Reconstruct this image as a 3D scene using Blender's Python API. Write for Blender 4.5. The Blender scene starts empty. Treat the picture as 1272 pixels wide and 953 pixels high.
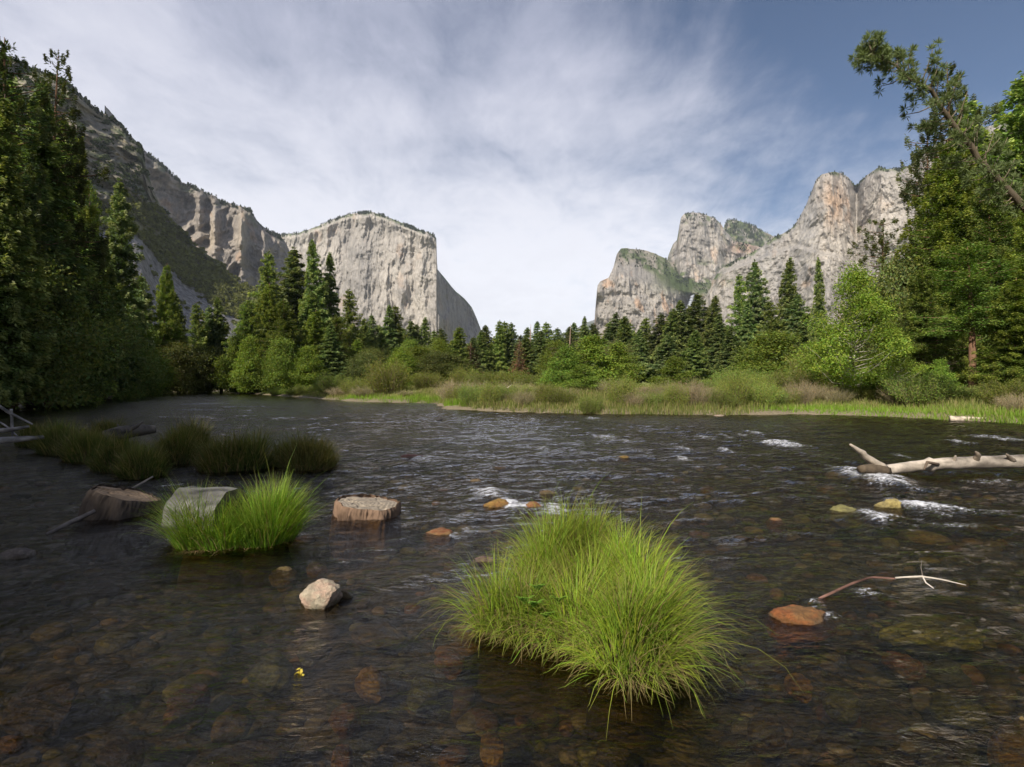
import bpy, math, random
import numpy as np
from mathutils import Vector, Matrix, noise as mnoise

# ------------------------------------------------------------------ camera, sky, sun, exposure
scene = bpy.context.scene
COL = scene.collection
F, CX, CY, EYE = 700.0, 636.0, 476.5, 1.7           # photograph's focal length in its own pixels, eye height

cam_d = bpy.data.cameras.new('camera'); cam = bpy.data.objects.new('camera', cam_d); COL.objects.link(cam)
cam_d.sensor_width = 36; cam_d.lens = 36 * F / 1272; cam_d.clip_start = 0.05; cam_d.clip_end = 60000
cam.location = (0, 0, EYE); cam.rotation_euler = (math.radians(90), 0, 0)
scene.camera = cam

SUN_EL, SUN_AZ = math.radians(36), math.radians(209)    # azimuth clockwise from the viewing direction (+Y)
S = Vector((math.sin(SUN_AZ) * math.cos(SUN_EL), math.cos(SUN_AZ) * math.cos(SUN_EL), math.sin(SUN_EL)))
sd = bpy.data.lights.new('sun', 'SUN'); sd.energy = 5.0; sd.angle = math.radians(0.5); sd.color = (1.0, 0.93, 0.82)
so = bpy.data.objects.new('sun', sd); COL.objects.link(so); so.rotation_mode = 'QUATERNION'; so.rotation_quaternion = S.to_track_quat('Z', 'Y')
so.location = (0, 0, 50)
scene.view_settings.view_transform = 'Standard'; scene.view_settings.look = 'None'
scene.view_settings.exposure = 0.25; scene.view_settings.gamma = 1.0; scene.view_settings.use_curve_mapping = False
cy = scene.cycles
HAZE = 0.00004
cy.max_bounces = 6; cy.diffuse_bounces = 2; cy.glossy_bounces = 2; cy.transmission_bounces = 2; cy.transparent_max_bounces = 6
cy.volume_bounces = 0; cy.caustics_reflective = False; cy.caustics_refractive = False
cy.use_adaptive_sampling = True; cy.adaptive_threshold = 0.02; cy.use_denoising = True
cy.sample_clamp_indirect = 4.0

world = bpy.data.worlds.new('World'); scene.world = world; world.use_nodes = True

class NT:
    """tiny node-tree helper"""
    def __init__(s, tree): s.t = tree; tree.nodes.clear()
    def n(s, typ, ins=None, **kw):
        nd = s.t.nodes.new(typ)
        for k, v in kw.items(): setattr(nd, k, v)
        for k, v in (ins or {}).items():
            sock = nd.inputs[k]
            if isinstance(v, bpy.types.NodeSocket): s.t.links.new(v, sock)
            else: sock.default_value = v
        return nd
    def math(s, op, a, b=0.0, c=0.0, clamp=False):
        nd = s.n('ShaderNodeMath', {0: a, 1: b, 2: c}, operation=op); nd.use_clamp = clamp; return nd.outputs[0]
    def mix(s, f, a, b, blend='MIX'):
        nd = s.t.nodes.new('ShaderNodeMix'); nd.data_type = 'RGBA'; nd.blend_type = blend
        for i, v in ((0, f), (6, a), (7, b)):
            if isinstance(v, bpy.types.NodeSocket): s.t.links.new(v, nd.inputs[i])
            else: nd.inputs[i].default_value = v if i == 0 else (tuple(v) + (1,))[:4]
        return nd.outputs[2]
    def rng(s, v, a, b, c=0.0, d=1.0, smooth=True):
        nd = s.n('ShaderNodeMapRange', {0: v, 1: a, 2: b, 3: c, 4: d}); nd.interpolation_type = 'SMOOTHSTEP' if smooth else 'LINEAR'; return nd.outputs[0]
    def noise(s, vec, scale, detail=4, rough=0.5, dist=0.0):
        return s.n('ShaderNodeTexNoise', {'Vector': vec, 'Scale': scale, 'Detail': detail, 'Roughness': rough, 'Distortion': dist}).outputs['Fac']
    def mapping(s, vec, scale=(1, 1, 1), rot=(0, 0, 0), loc=(0, 0, 0)):
        return s.n('ShaderNodeMapping', {'Vector': vec, 'Scale': scale, 'Rotation': rot, 'Location': loc}).outputs[0]
    def link(s, a, b): s.t.links.new(a, b)

def build_world():
    T = NT(world.node_tree)
    sky = T.n('ShaderNodeTexSky'); sky.sky_type = 'NISHITA'; sky.sun_disc = False
    sky.sun_elevation = SUN_EL; sky.sun_rotation = SUN_AZ; sky.altitude = 1200; sky.air_density = 1.0; sky.dust_density = 0.6; sky.ozone_density = 4.0
    d = T.n('ShaderNodeTexCoord').outputs['Generated']
    xyz = T.n('ShaderNodeSeparateXYZ', {0: d}); x, y, z = xyz.outputs
    zz = T.math('ADD', T.math('MAXIMUM', z, 0.0), 0.16)
    u = T.math('DIVIDE', x, zz); v = T.math('DIVIDE', y, zz)
    p = T.n('ShaderNodeCombineXYZ', {0: u, 1: v, 2: 0.0}).outputs[0]
    # high veil of cloud in long soft bands, with torn wisps in it
    band = T.noise(T.mapping(p, (0.55, 0.95, 1), (0, 0, 0.55), (3.3, 1.2, 0)), 0.9, 4, 0.5, 0.6)
    wisp = T.noise(T.mapping(p, (1.0, 0.6, 1), (0, 0, -0.35), (0.4, 7.2, 0)), 2.6, 8, 0.60, 0.55)
    fine = T.noise(T.mapping(p, (0.5, 2.2, 1), (0, 0, 0.9), (5, 2, 0)), 3.5, 6, 0.6, 0.5)
    # clouds thin out to the right and upward, thick low over the valley
    right = T.rng(x, 0.02, 0.62)
    up = T.rng(z, 0.10, 0.62)
    bias = T.math('SUBTRACT', 0.78, T.math('MULTIPLY', right, T.math('ADD', 0.42, T.math('MULTIPLY', up, 0.75))))
    bias = T.math('ADD', bias, T.math('MULTIPLY', T.math('SUBTRACT', 0.55, up), 0.28))
    dens = T.math('ADD', bias, T.math('MULTIPLY', T.math('SUBTRACT', band, 0.5), 1.0))
    dens = T.math('ADD', dens, T.math('MULTIPLY', T.math('SUBTRACT', wisp, 0.5), 0.95))
    dens = T.math('ADD', dens, T.math('MULTIPLY', T.math('SUBTRACT', fine, 0.5), 0.12))
    rip = T.noise(T.mapping(p, (1.3, 0.8, 1), (0, 0, 0.4), (2, 9, 0)), 8.0, 6, 0.62, 0.4)
    dens = T.math('ADD', dens, T.math('MULTIPLY', T.math('SUBTRACT', rip, 0.5), 0.42))
    mask = T.rng(dens, 0.02, 1.0)
    ccol = T.mix(T.rng(z, 0.02, 0.6), (1.05, 1.05, 1.09), (0.46, 0.48, 0.60))
    ccol = T.mix(T.rng(dens, 0.7, 1.3, 0, 0.6), ccol, (0.80, 0.80, 0.86))
    blue = T.n('ShaderNodeVectorMath', {0: sky.outputs[0], 'Scale': 0.72}, operation='SCALE').outputs[0]
    mask = T.math('MULTIPLY', mask, 0.93)
    ccol10 = T.n('ShaderNodeVectorMath', {0: ccol, 'Scale': 10.0}, operation='SCALE').outputs[0]
    c = T.mix(mask, blue, ccol10)
    bg = T.n('ShaderNodeBackground', {'Color': c, 'Strength': 0.1})
    out = T.n('ShaderNodeOutputWorld'); T.link(bg.outputs[0], out.inputs[0])
build_world()

# ------------------------------------------------------------------ numeric helpers
rs = np.random.RandomState(7)

def _h(ix, iy, iz, seed):
    h = (ix.astype(np.int64) * 374761393 + iy.astype(np.int64) * 668265263 + iz.astype(np.int64) * 2147483647 + seed * 974634777) & 0xffffffff
    h = ((h ^ (h >> 13)) * 1274126177) & 0xffffffff
    h = (h ^ (h >> 16))
    h = (h * 2246822519) & 0xffffffff
    return ((h ^ (h >> 15)) & 0xffffff) / 8388607.5 - 1.0

def vnoise(x, y, z, seed=0):
    x, y, z = np.broadcast_arrays(np.asarray(x, float), np.asarray(y, float), np.asarray(z, float))
    ix, iy, iz = np.floor(x), np.floor(y), np.floor(z)
    fx, fy, fz = x - ix, y - iy, z - iz
    fx = fx * fx * (3 - 2 * fx); fy = fy * fy * (3 - 2 * fy); fz = fz * fz * (3 - 2 * fz)
    r = 0
    for a in (0, 1):
        wx = fx if a else 1 - fx
        for b in (0, 1):
            wy = fy if b else 1 - fy
            for c in (0, 1):
                wz = fz if c else 1 - fz
                r = r + wx * wy * wz * _h(ix + a, iy + b, iz + c, seed)
    return r

def fbm(x, y, z, oct=5, gain=0.5, lac=2.07, seed=0):
    r, a, n = 0, 1.0, 0
    for i in range(oct):
        r = r + a * vnoise(x, y, z, seed + i * 17); n += a; a *= gain
        x = x * lac + 3.1; y = y * lac + 1.7; z = z * lac + 9.2
    return r / n

def ridged(x, y, z, oct=5, gain=0.55, lac=2.1, seed=0):
    r, a, n = 0, 1.0, 0
    for i in range(oct):
        r = r + a * (1 - 2 * np.abs(vnoise(x, y, z, seed + i * 31))); n += a; a *= gain
        x = x * lac + 5.3; y = y * lac + 2.9; z = z * lac + 7.7
    return r / n

def sstep(a, b, x):
    t = np.clip((x - a) / (b - a), 0, 1); return t * t * (3 - 2 * t)

def lerp(a, b, t): return a + (b - a) * t

def WP(px, py, Y):
    return ((px - CX) / F * Y, Y, EYE - (py - CY) / F * Y)
def GP(px, py, z=0.0):
    Y = (EYE - z) * F / (py - CY)
    return ((px - CX) / F * Y, Y)

def make_mesh(name, verts, faces, col=None, smooth=True, mats=(), fmat=None, attrs=None):
    """verts Nx3, faces MxK array or list of arrays"""
    me = bpy.data.meshes.new(name)
    verts = np.asarray(verts, np.float32)
    fl = faces if isinstance(faces, list) else [faces]
    fl = [np.asarray(f, np.int32) for f in fl if len(f)]
    loops = np.concatenate([f.ravel() for f in fl])
    tot = np.concatenate([np.full(len(f), f.shape[1], np.int32) for f in fl])
    start = np.concatenate([[0], np.cumsum(tot)[:-1]]).astype(np.int32)
    me.vertices.add(len(verts)); me.vertices.foreach_set('co', verts.ravel())
    me.loops.add(len(loops)); me.loops.foreach_set('vertex_index', loops)
    me.polygons.add(len(tot)); me.polygons.foreach_set('loop_start', start); me.polygons.foreach_set('loop_total', tot)
    me.polygons.foreach_set('use_smooth', np.full(len(tot), smooth))
    for m in mats: me.materials.append(m)
    if fmat is not None: me.polygons.foreach_set('material_index', np.asarray(fmat, np.int32))
    if col is not None:
        col = np.asarray(col, np.float32)
        if col.shape[1] == 3: col = np.concatenate([col, np.ones((len(col), 1), np.float32)], 1)
        a = me.color_attributes.new('Col', 'FLOAT_COLOR', 'POINT'); a.data.foreach_set('color', col.ravel())
    for k, v in (attrs or {}).items():
        a = me.attributes.new(k, 'FLOAT', 'POINT'); a.data.foreach_set('value', np.asarray(v, np.float32))
    me.update(calc_edges=True); me.validate(clean_customdata=False)
    return me

def link(name, me, parent=None, loc=None):
    o = bpy.data.objects.new(name, me); COL.objects.link(o)
    if parent is not None: o.parent = parent
    if loc is not None: o.location = loc
    return o

def tag(o, label=None, cat=None, group=None, kind=None):
    if label: o['label'] = label
    if cat: o['category'] = cat
    if group: o['group'] = group
    if kind: o['kind'] = kind
    return o

def grid_faces(nr, nc):
    i = np.arange(nr - 1)[:, None] * nc + np.arange(nc - 1)[None, :]
    return np.stack([i, i + 1, i + nc + 1, i + nc], -1).reshape(-1, 4)

# ------------------------------------------------------------------ materials
def mat_attr(name, rough=0.9, bump=None, spec=0.2, fine=None):
    """surface whose own colour is a mesh attribute, broken up by fine noise"""
    m = bpy.data.materials.new(name); m.use_nodes = True; T = NT(m.node_tree)
    c = T.n('ShaderNodeAttribute', attribute_name='Col').outputs['Color']
    pos = T.n('ShaderNodeTexCoord').outputs['Object']
    if fine:
        sc, stretch, amt = fine
        f = T.noise(T.mapping(pos, stretch), sc, 6, 0.65)
        f = T.rng(f, 0.25, 0.75, 1 - amt, 1 + amt, False)
        c = T.n('ShaderNodeVectorMath', {0: c, 'Scale': f}, operation='SCALE').outputs[0]
    b = T.n('ShaderNodeBsdfPrincipled', {'Base Color': c, 'Roughness': rough, 'Specular IOR Level': spec})
    if bump:
        sc, stretch, strength, dist = bump
        h = T.noise(T.mapping(pos, stretch), sc, 8, 0.65)
        bn = T.n('ShaderNodeBump', {'Height': h, 'Strength': strength, 'Distance': dist}); T.link(bn.outputs[0], b.inputs['Normal'])
    o = T.n('ShaderNodeOutputMaterial'); T.link(b.outputs[0], o.inputs[0])
    return m

def mat_leaf(name, trans=0.3, tint=(1, 1, 1), var=0.25):
    m = bpy.data.materials.new(name); m.use_nodes = True; T = NT(m.node_tree)
    c = T.n('ShaderNodeAttribute', attribute_name='Col').outputs['Color']
    r = T.n('ShaderNodeObjectInfo').outputs['Random']
    c = T.mix(1.0, c, tint, 'MULTIPLY')
    hs = T.n('ShaderNodeHueSaturation', {'Hue': T.rng(r, 0, 1, 0.485, 0.515, False), 'Saturation': 1.0, 'Value': T.rng(r, 0, 1, 1 - var, 1 + var, False), 'Color': c}).outputs[0]
    d = T.n('ShaderNodeBsdfDiffuse', {'Color': hs, 'Roughness': 0.5})
    tc = T.mix(1.0, hs, (1.25, 1.3, 0.5), 'MULTIPLY')
    t = T.n('ShaderNodeBsdfTranslucent', {'Color': tc})
    mx = T.n('ShaderNodeMixShader', {0: trans, 1: d.outputs[0], 2: t.outputs[0]})
    g = T.n('ShaderNodeBsdfGlossy', {'Color': (1, 1, 1, 1), 'Roughness': 0.45})
    mx2 = T.n('ShaderNodeMixShader', {0: 0.008, 1: mx.outputs[0], 2: g.outputs[0]})
    o = T.n('ShaderNodeOutputMaterial'); T.link(mx2.outputs[0], o.inputs[0])
    return m

M_CLIFF = mat_attr('granite_cliff', 0.95, (0.035, (1, 1, 0.45), 1.0, 14.0), 0.1, (0.06, (1, 1, 0.35), 0.34))
M_SLOPE = mat_attr('mountain_slope', 0.95, (0.12, (1, 1, 0.8), 0.9, 4.0), 0.1, (0.15, (1, 1, 1), 0.35))
M_BARK = mat_attr('bark', 0.95, (9.0, (1, 1, 0.2), 0.6, 0.04), 0.1, (6.0, (1, 1, 0.2), 0.35))
M_WOOD = mat_attr('driftwood', 0.8, (14.0, (1, 1, 1), 0.5, 0.02), 0.2, (11.0, (1, 1, 1), 0.3))
M_NEEDLE = mat_leaf('conifer_needles', 0.32, (0.98, 1.0, 1.1))
M_LEAF = mat_leaf('broad_leaves', 0.36, (1.04, 0.97, 1.2))
M_GRASS = mat_leaf('sedge_blades', 0.35, var=0.08)
def make_rock_mat():
    m = bpy.data.materials.new('river_rock'); m.use_nodes = True; T = NT(m.node_tree)
    c = T.n('ShaderNodeAttribute', attribute_name='Col').outputs['Color']; pos = T.n('ShaderNodeNewGeometry').outputs['Position']
    z = T.n('ShaderNodeSeparateXYZ', {0: pos}).outputs[2]; n1 = T.noise(pos, 14, 6, 0.7); n2 = T.noise(pos, 70, 4, 0.7); n3 = T.noise(pos, 9, 4, 0.6)
    c = T.n('ShaderNodeVectorMath', {0: c, 'Scale': T.rng(n1, 0.25, 0.75, 0.5, 1.4, False)}, operation='SCALE').outputs[0]
    c = T.mix(T.rng(n2, 0.58, 0.68, 0, 0.55), c, (0.07, 0.06, 0.05))
    wet = T.rng(T.math('ADD', z, T.math('MULTIPLY', T.math('SUBTRACT', n3, 0.5), 0.10)), 0.005, 0.045, 1.0, 0.0); wet = T.math('MULTIPLY', wet, T.rng(z, -0.10, -0.03))    # water-stained band with algae
    c = T.mix(T.math('MULTIPLY', wet, 0.6), c, (0.06, 0.05, 0.02))
    b = T.n('ShaderNodeBsdfPrincipled', {'Base Color': c, 'Roughness': T.rng(wet, 0, 1, 0.85, 0.3), 'Specular IOR Level': 0.4})
    h = T.math('ADD', n1, T.math('MULTIPLY', n2, 0.35)); bn = T.n('ShaderNodeBump', {'Height': h, 'Strength': 0.9, 'Distance': 0.05}); T.link(bn.outputs[0], b.inputs['Normal'])
    o = T.n('ShaderNodeOutputMaterial'); T.link(b.outputs[0], o.inputs[0]); return m
M_ROCK = make_rock_mat()

def make_ground_mat():
    m = bpy.data.materials.new('valley_ground'); m.use_nodes = True; T = NT(m.node_tree)
    pos = T.n('ShaderNodeNewGeometry').outputs['Position']
    z = T.n('ShaderNodeSeparateXYZ', {0: pos}).outputs[2]
    vor = T.n('ShaderNodeTexVoronoi', {'Vector': pos, 'Scale': 7.0, 'Randomness': 1.0})
    vor2 = T.n('ShaderNodeTexVoronoi', {'Vector': pos, 'Scale': 19.0, 'Randomness': 1.0})
    nz = T.noise(pos, 1.3, 6, 0.6); nf = T.noise(pos, 22, 5, 0.7); nb = T.noise(pos, 0.12, 5, 0.6)
    peb = T.mix(T.rng(T.n('ShaderNodeSeparateXYZ', {0: vor.outputs['Color']}).outputs[0], 0, 1), (0.075, 0.07, 0.038), (0.17, 0.135, 0.07))
    peb = T.mix(T.rng(nz, 0.4, 0.62), peb, (0.13, 0.115, 0.04))
    peb = T.mix(T.rng(T.n('ShaderNodeSeparateXYZ', {0: vor2.outputs['Color']}).outputs[1], 0.7, 1), peb, (0.26, 0.20, 0.12))
    peb = T.mix(T.rng(nf, 0.35, 0.7), peb, (0.05, 0.045, 0.03))
    dirt = T.mix(T.rng(nf, 0.3, 0.7), (0.30, 0.25, 0.17), (0.16, 0.13, 0.08))
    gr = T.mix(T.rng(nz, 0.3, 0.7), (0.16, 0.20, 0.045), (0.24, 0.25, 0.07))
    gr = T.mix(T.rng(nb, 0.42, 0.65), gr, (0.15, 0.14, 0.06))
    land = T.mix(T.rng(z, 0.12, 0.42), dirt, gr)
    c = T.mix(T.rng(z, -0.02, 0.05), peb, land)
    b = T.n('ShaderNodeBsdfPrincipled', {'Base Color': c, 'Roughness': 0.95, 'Specular IOR Level': 0.1})
    h = T.math('ADD', T.math('MULTIPLY', vor.outputs['Distance'], -1.0), T.math('MULTIPLY', nf, 0.4))
    bn = T.n('ShaderNodeBump', {'Height': h, 'Strength': 0.7, 'Distance': 0.08}); T.link(bn.outputs[0], b.inputs['Normal'])
    o = T.n('ShaderNodeOutputMaterial'); T.link(b.outputs[0], o.inputs[0])
    return m

def make_water_mat():
    m = bpy.data.materials.new('river_water'); m.use_nodes = True; T = NT(m.node_tree)
    pos = T.n('ShaderNodeNewGeometry').outputs['Position']
    foam = T.n('ShaderNodeAttribute', attribute_name='foam').outputs['Fac']
    chop = T.n('ShaderNodeAttribute', attribute_name='chop').outputs['Fac']
    r1 = T.noise(T.mapping(pos, (1.0, 1.9, 1), (0, 0, 0.25)), 5.0, 5, 0.6, 1.2)
    r2 = T.noise(T.mapping(pos, (1.0, 2.2, 1), (0, 0, -0.15)), 17.0, 4, 0.6, 0.8)
    r3 = T.noise(T.mapping(pos, (1.0, 1.7, 1), (0, 0, 0.1)), 1.9, 4, 0.55, 0.8)
    h = T.math('ADD', T.math('MULTIPLY', r1, 0.05), T.math('MULTIPLY', r2, 0.012))
    h = T.math('ADD', h, T.math('MULTIPLY', r3, 0.10))
    h = T.math('MULTIPLY', h, T.math('ADD', 0.25, T.math('MULTIPLY', chop, 0.9)))
    bn = T.n('ShaderNodeBump', {'Height': h, 'Strength': 1.0, 'Distance': 1.0}).outputs[0]
    fr = T.n('ShaderNodeFresnel', {'IOR': 1.30, 'Normal': bn}).outputs[0]
    tr = T.n('ShaderNodeBsdfTransparent', {'Color': (0.56, 0.485, 0.31, 1)})
    gl = T.n('ShaderNodeBsdfGlossy', {'Color': (1, 1, 1, 1), 'Roughness': 0.04, 'Normal': bn})
    mx = T.n('ShaderNodeMixShader', {0: fr, 1: tr.outputs[0], 2: gl.outputs[0]})
    fn = T.noise(T.mapping(pos, (1, 1.6, 1)), 15.0, 7, 0.8, 1.0)
    fm = T.rng(T.math('ADD', foam, T.math('MULTIPLY', T.math('SUBTRACT', fn, 0.5), 3.4)), 0.36, 0.95)
    fm = T.math('MULTIPLY', fm, T.rng(foam, 0.05, 0.3))
    fd = T.n('ShaderNodeBsdfDiffuse', {'Color': (0.72, 0.72, 0.74, 1)})
    mx2 = T.n('ShaderNodeMixShader', {0: T.math('MULTIPLY', fm, 0.92), 1: mx.outputs[0], 2: fd.outputs[0]})
    o = T.n('ShaderNodeOutputMaterial'); T.link(mx2.outputs[0], o.inputs[0])
    return m

M_GROUND, M_WATER = make_ground_mat(), make_water_mat()

# ------------------------------------------------------------------ the valley floor and the river
def gp(px, py): return GP(px, py)
RIVER = [(-12, -2.5), (-20, 8), (-31, 26), (-45, 49), (-56, 66), (-63, 92), (-66, 128), (-60, 150), (-55, 128),
         gp(283, 487.5), gp(330, 490.5), gp(385, 494.5), gp(450, 499.5), gp(500, 500.5), gp(543, 501.5), gp(556, 508), gp(620, 512),
         gp(700, 514.5), gp(800, 515.5), gp(900, 516), gp(980, 515), gp(1060, 516.5), gp(1130, 520), gp(1200, 524), gp(1272, 528),
         (24, 17), (28, 8), (40, -10), (30, -20), (10, -3), (3, 0.4), (-3, 0.6)]
RIV = np.array(RIVER)

def river_sd(x, y):
    """signed distance to the waterline, positive on land"""
    x = np.asarray(x, float); y = np.asarray(y, float)
    best = np.full(x.shape, 1e18); inside = np.zeros(x.shape, bool)
    n = len(RIV)
    for i in range(n):
        ax, ay = RIV[i]; bx, by = RIV[(i + 1) % n]
        dx, dy = bx - ax, by - ay
        t = np.clip(((x - ax) * dx + (y - ay) * dy) / (dx * dx + dy * dy), 0, 1)
        best = np.minimum(best, (x - ax - t * dx) ** 2 + (y - ay - t * dy) ** 2)
        c = ((ay > y) != (by > y))
        with np.errstate(divide='ignore', invalid='ignore'):
            xi = (bx - ax) * (y - ay) / (by - ay if by != ay else 1e-9) + ax
        inside ^= c & (x < xi)
    d = np.sqrt(best)
    return np.where(inside, -d, d)

def ground_h(x, y):
    x = np.asarray(x, float); y = np.asarray(y, float)
    d = river_sd(x, y) + 0.9 * fbm(x * 0.35, y * 0.35, x * 0, 3, seed=3) * sstep(5, 25, y)
    land = 0.28 * sstep(0, 0.7, d) + 0.75 * sstep(0.5, 7, d) + 0.72 * sstep(6, 45, d) + 0.12 * fbm(x * 0.3, y * 0.3, x * 0, 4, seed=5) * sstep(0, 3, d)
    land = land + sstep(250, 1500, d) * 8
    bed = -0.42 * sstep(0, 2.2, -d) - 0.10 * sstep(2, 12, -d)
    bed = bed + sstep(0, 1.5, -d) * (0.09 * fbm(x * 1.1, y * 1.1, x * 0, 4, seed=9) + 0.05 * fbm(x * 4, y * 4, x * 0, 3, seed=12))
    return np.where(d > 0, land, bed)

def build_ground():
    n = 620
    u = np.linspace(-1, 1, n); k = 10.0
    xs = np.sinh(u * k) / math.sinh(k) * 9000
    v = np.linspace(-0.62, 1, n)
    ys = np.sinh(v * k) / math.sinh(k) * 12000 + 4
    X, Y = np.meshgrid(xs, ys)
    Z = ground_h(X, Y)
    me = make_mesh('ground', np.stack([X, Y, Z], -1).reshape(-1, 3), grid_faces(n, n), mats=[M_GROUND])
    o = link('ground', me)
    tag(o, 'grassy valley floor, sandy banks and cobbled riverbed', kind='structure')
build_ground()

# foam spots read off the picture: pixel x, y, half width, half height, strength
FOAM = [(600, 615, 20, 5, .7), (636, 629, 17, 7, 1.0), (662, 628, 12, 5, .75), (684, 634, 16, 6, .95), (1078, 641, 17, 7, 1.0), (1140, 632, 26, 9, 1.05),
        (1165, 637, 26, 6, .6), (1075, 596, 24, 9, .95), (1100, 602, 24, 5, .6), (1062, 588, 10, 8, .7), (968, 553, 15, 4, .95), (846, 570, 6, 3, .8), (872, 545, 9, 3, .6),
        (845, 558, 9, 3, .6), (898, 561, 7, 3, .7), (899, 543, 6, 2.5, .6), (935, 539, 7, 2.5, .75), (918, 542, 6, 2, .6), (749, 545, 14, 3, .6), (777, 549, 7, 2.5, .55),
        (1235, 546, 20, 4, .7), (1190, 550, 9, 3, .6), (1120, 567, 9, 3, .5), (673, 558, 7, 2.5, .6), (522, 570, 14, 4, .55), (561, 667, 8, 3, .45), (577, 660, 7, 3, .55),
        (1020, 760, 12, 9, .55), (1012, 748, 8, 8, .5), (1065, 737, 16, 6, .6), (1100, 742, 10, 5, .45), (735, 521, 8, 2, .7), (660, 522, 8, 2, .5), (440, 615, 10, 3, .3), (500, 640, 12, 4, .4),
        (1225, 600, 30, 3, .5), (1215, 640, 30, 4, .48), (1180, 655, 30, 4, .42), (100, 588, 16, 3, .4), (250, 502, 30, 1.2, .55), (300, 506, 40, 1.2, .45), (240, 510, 40, 1.2, .5), (430, 548, 16, 3, .4), (470, 535, 10, 3, .4)]
# swells where water runs over hidden stones: pixel x, y, height, radius in metres
def build_water():
    nc, nr = 760, 900
    s = np.linspace(-1.45, 1.45, nc)
    t = np.linspace(0, 1, nr)
    Yp = 8.6 * np.exp(t * math.log(175 / 8.6))           # distance from a point behind the camera
    X = s[None, :] * Yp[:, None]; Y = np.repeat(Yp[:, None] - 8, nc, 1)
    # chop: rough mid river, smoother under the left bank and far upstream
    pxx = X / np.maximum(Y, 0.5) * F + CX
    up = sstep(60, 30, Y) * sstep(-1.25, -0.28, X / np.maximum(Y, 1))
    chop = 0.42 + 0.83 * up * sstep(4, 10, Y)
    chop = chop * (0.8 + 0.45 * fbm(X * 0.16, Y * 0.16, X * 0, 3, seed=44))
    chop = np.clip(chop, 0.12, 1.4)
    q = 0.25
    xr, yr = X * math.cos(q) + Y * math.sin(q), -X * math.sin(q) + Y * math.cos(q)
    wx = fbm(xr * 0.6, yr * 0.9, X * 0, 3, seed=21) * 0.9
    w1 = ridged(xr * 0.75 + wx, yr * 1.5 + wx, X * 0, 3, seed=51)
    w2 = fbm(xr * 2.4 + wx, yr * 4.6, X * 0 + 3, 3, seed=61)
    Z = chop * (0.055 * w1 + 0.022 * w2)
    foam = np.zeros_like(X)
    FW1 = 0.75 * fbm(X * 2.2, Y * 3.0, X * 0, 4, 0.6, seed=81); FW2 = 0.9 * fbm(X * 2.2, Y * 3.0, X * 0 + 7, 4, 0.6, seed=82)
    for (fx, fy, rx, ry, st) in FOAM:
        x0, y0 = GP(fx, fy); ax = rx / F * y0; ay = abs(GP(fx, fy - ry)[1] - GP(fx, fy + ry)[1]) / 2
        if abs(y0) > 200: continue
        qx = (X - x0) / ax + FW1; qy = (Y - y0) / (ay * 1.15) + FW2
        qx = np.where(qx > 0, qx * 0.62, qx * 1.25)          # foam trails downstream, to the right
        g = np.exp(-(qx ** 2 + qy ** 2))
        foam = np.maximum(foam, g * st)
        Z += g * st * min(0.07, 0.15 * ax + 0.01)
    br = ridged(X * 7, Y * 9, X * 0, 4, seed=71)
    foam = foam * (0.62 + 0.62 * br)
    Z += np.clip(foam, 0, 1) * 0.03 * br
    crest = sstep(0.62, 0.95, w1 * 0.6 + w2 * 0.5) * sstep(0.9, 1.3, chop) * 0.5 * sstep(9, 14, Y)
    foam = np.maximum(foam, crest)
    Z = np.maximum(Z, -0.12)
    me = make_mesh('water', np.stack([X, Y, Z], -1).reshape(-1, 3), grid_faces(nr, nc), mats=[M_WATER], attrs={'foam': foam.ravel(), 'chop': chop.ravel()})
    o = link('water', me); tag(o, 'dark clear river running fast over stones', kind='structure')
build_water()

# ------------------------------------------------------------------ mountains as solid relief at their true distance
def interp(pts, x, k=1):
    a = np.array([p[0] for p in pts], float); b = np.array([p[k] for p in pts], float)
    return np.interp(x, a, b)

def gauss(px, py, x0, y0, rx, ry):
    return np.exp(-((px - x0) / rx) ** 2 - ((py - y0) / ry) ** 2)

GREY = np.array([0.335, 0.305, 0.27]); PALE = np.array([0.47, 0.425, 0.365]); DARK = np.array([0.16, 0.15, 0.14]); ORANGE = np.array([0.50, 0.30, 0.17]); VEG = np.array([0.055, 0.075, 0.025])

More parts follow.
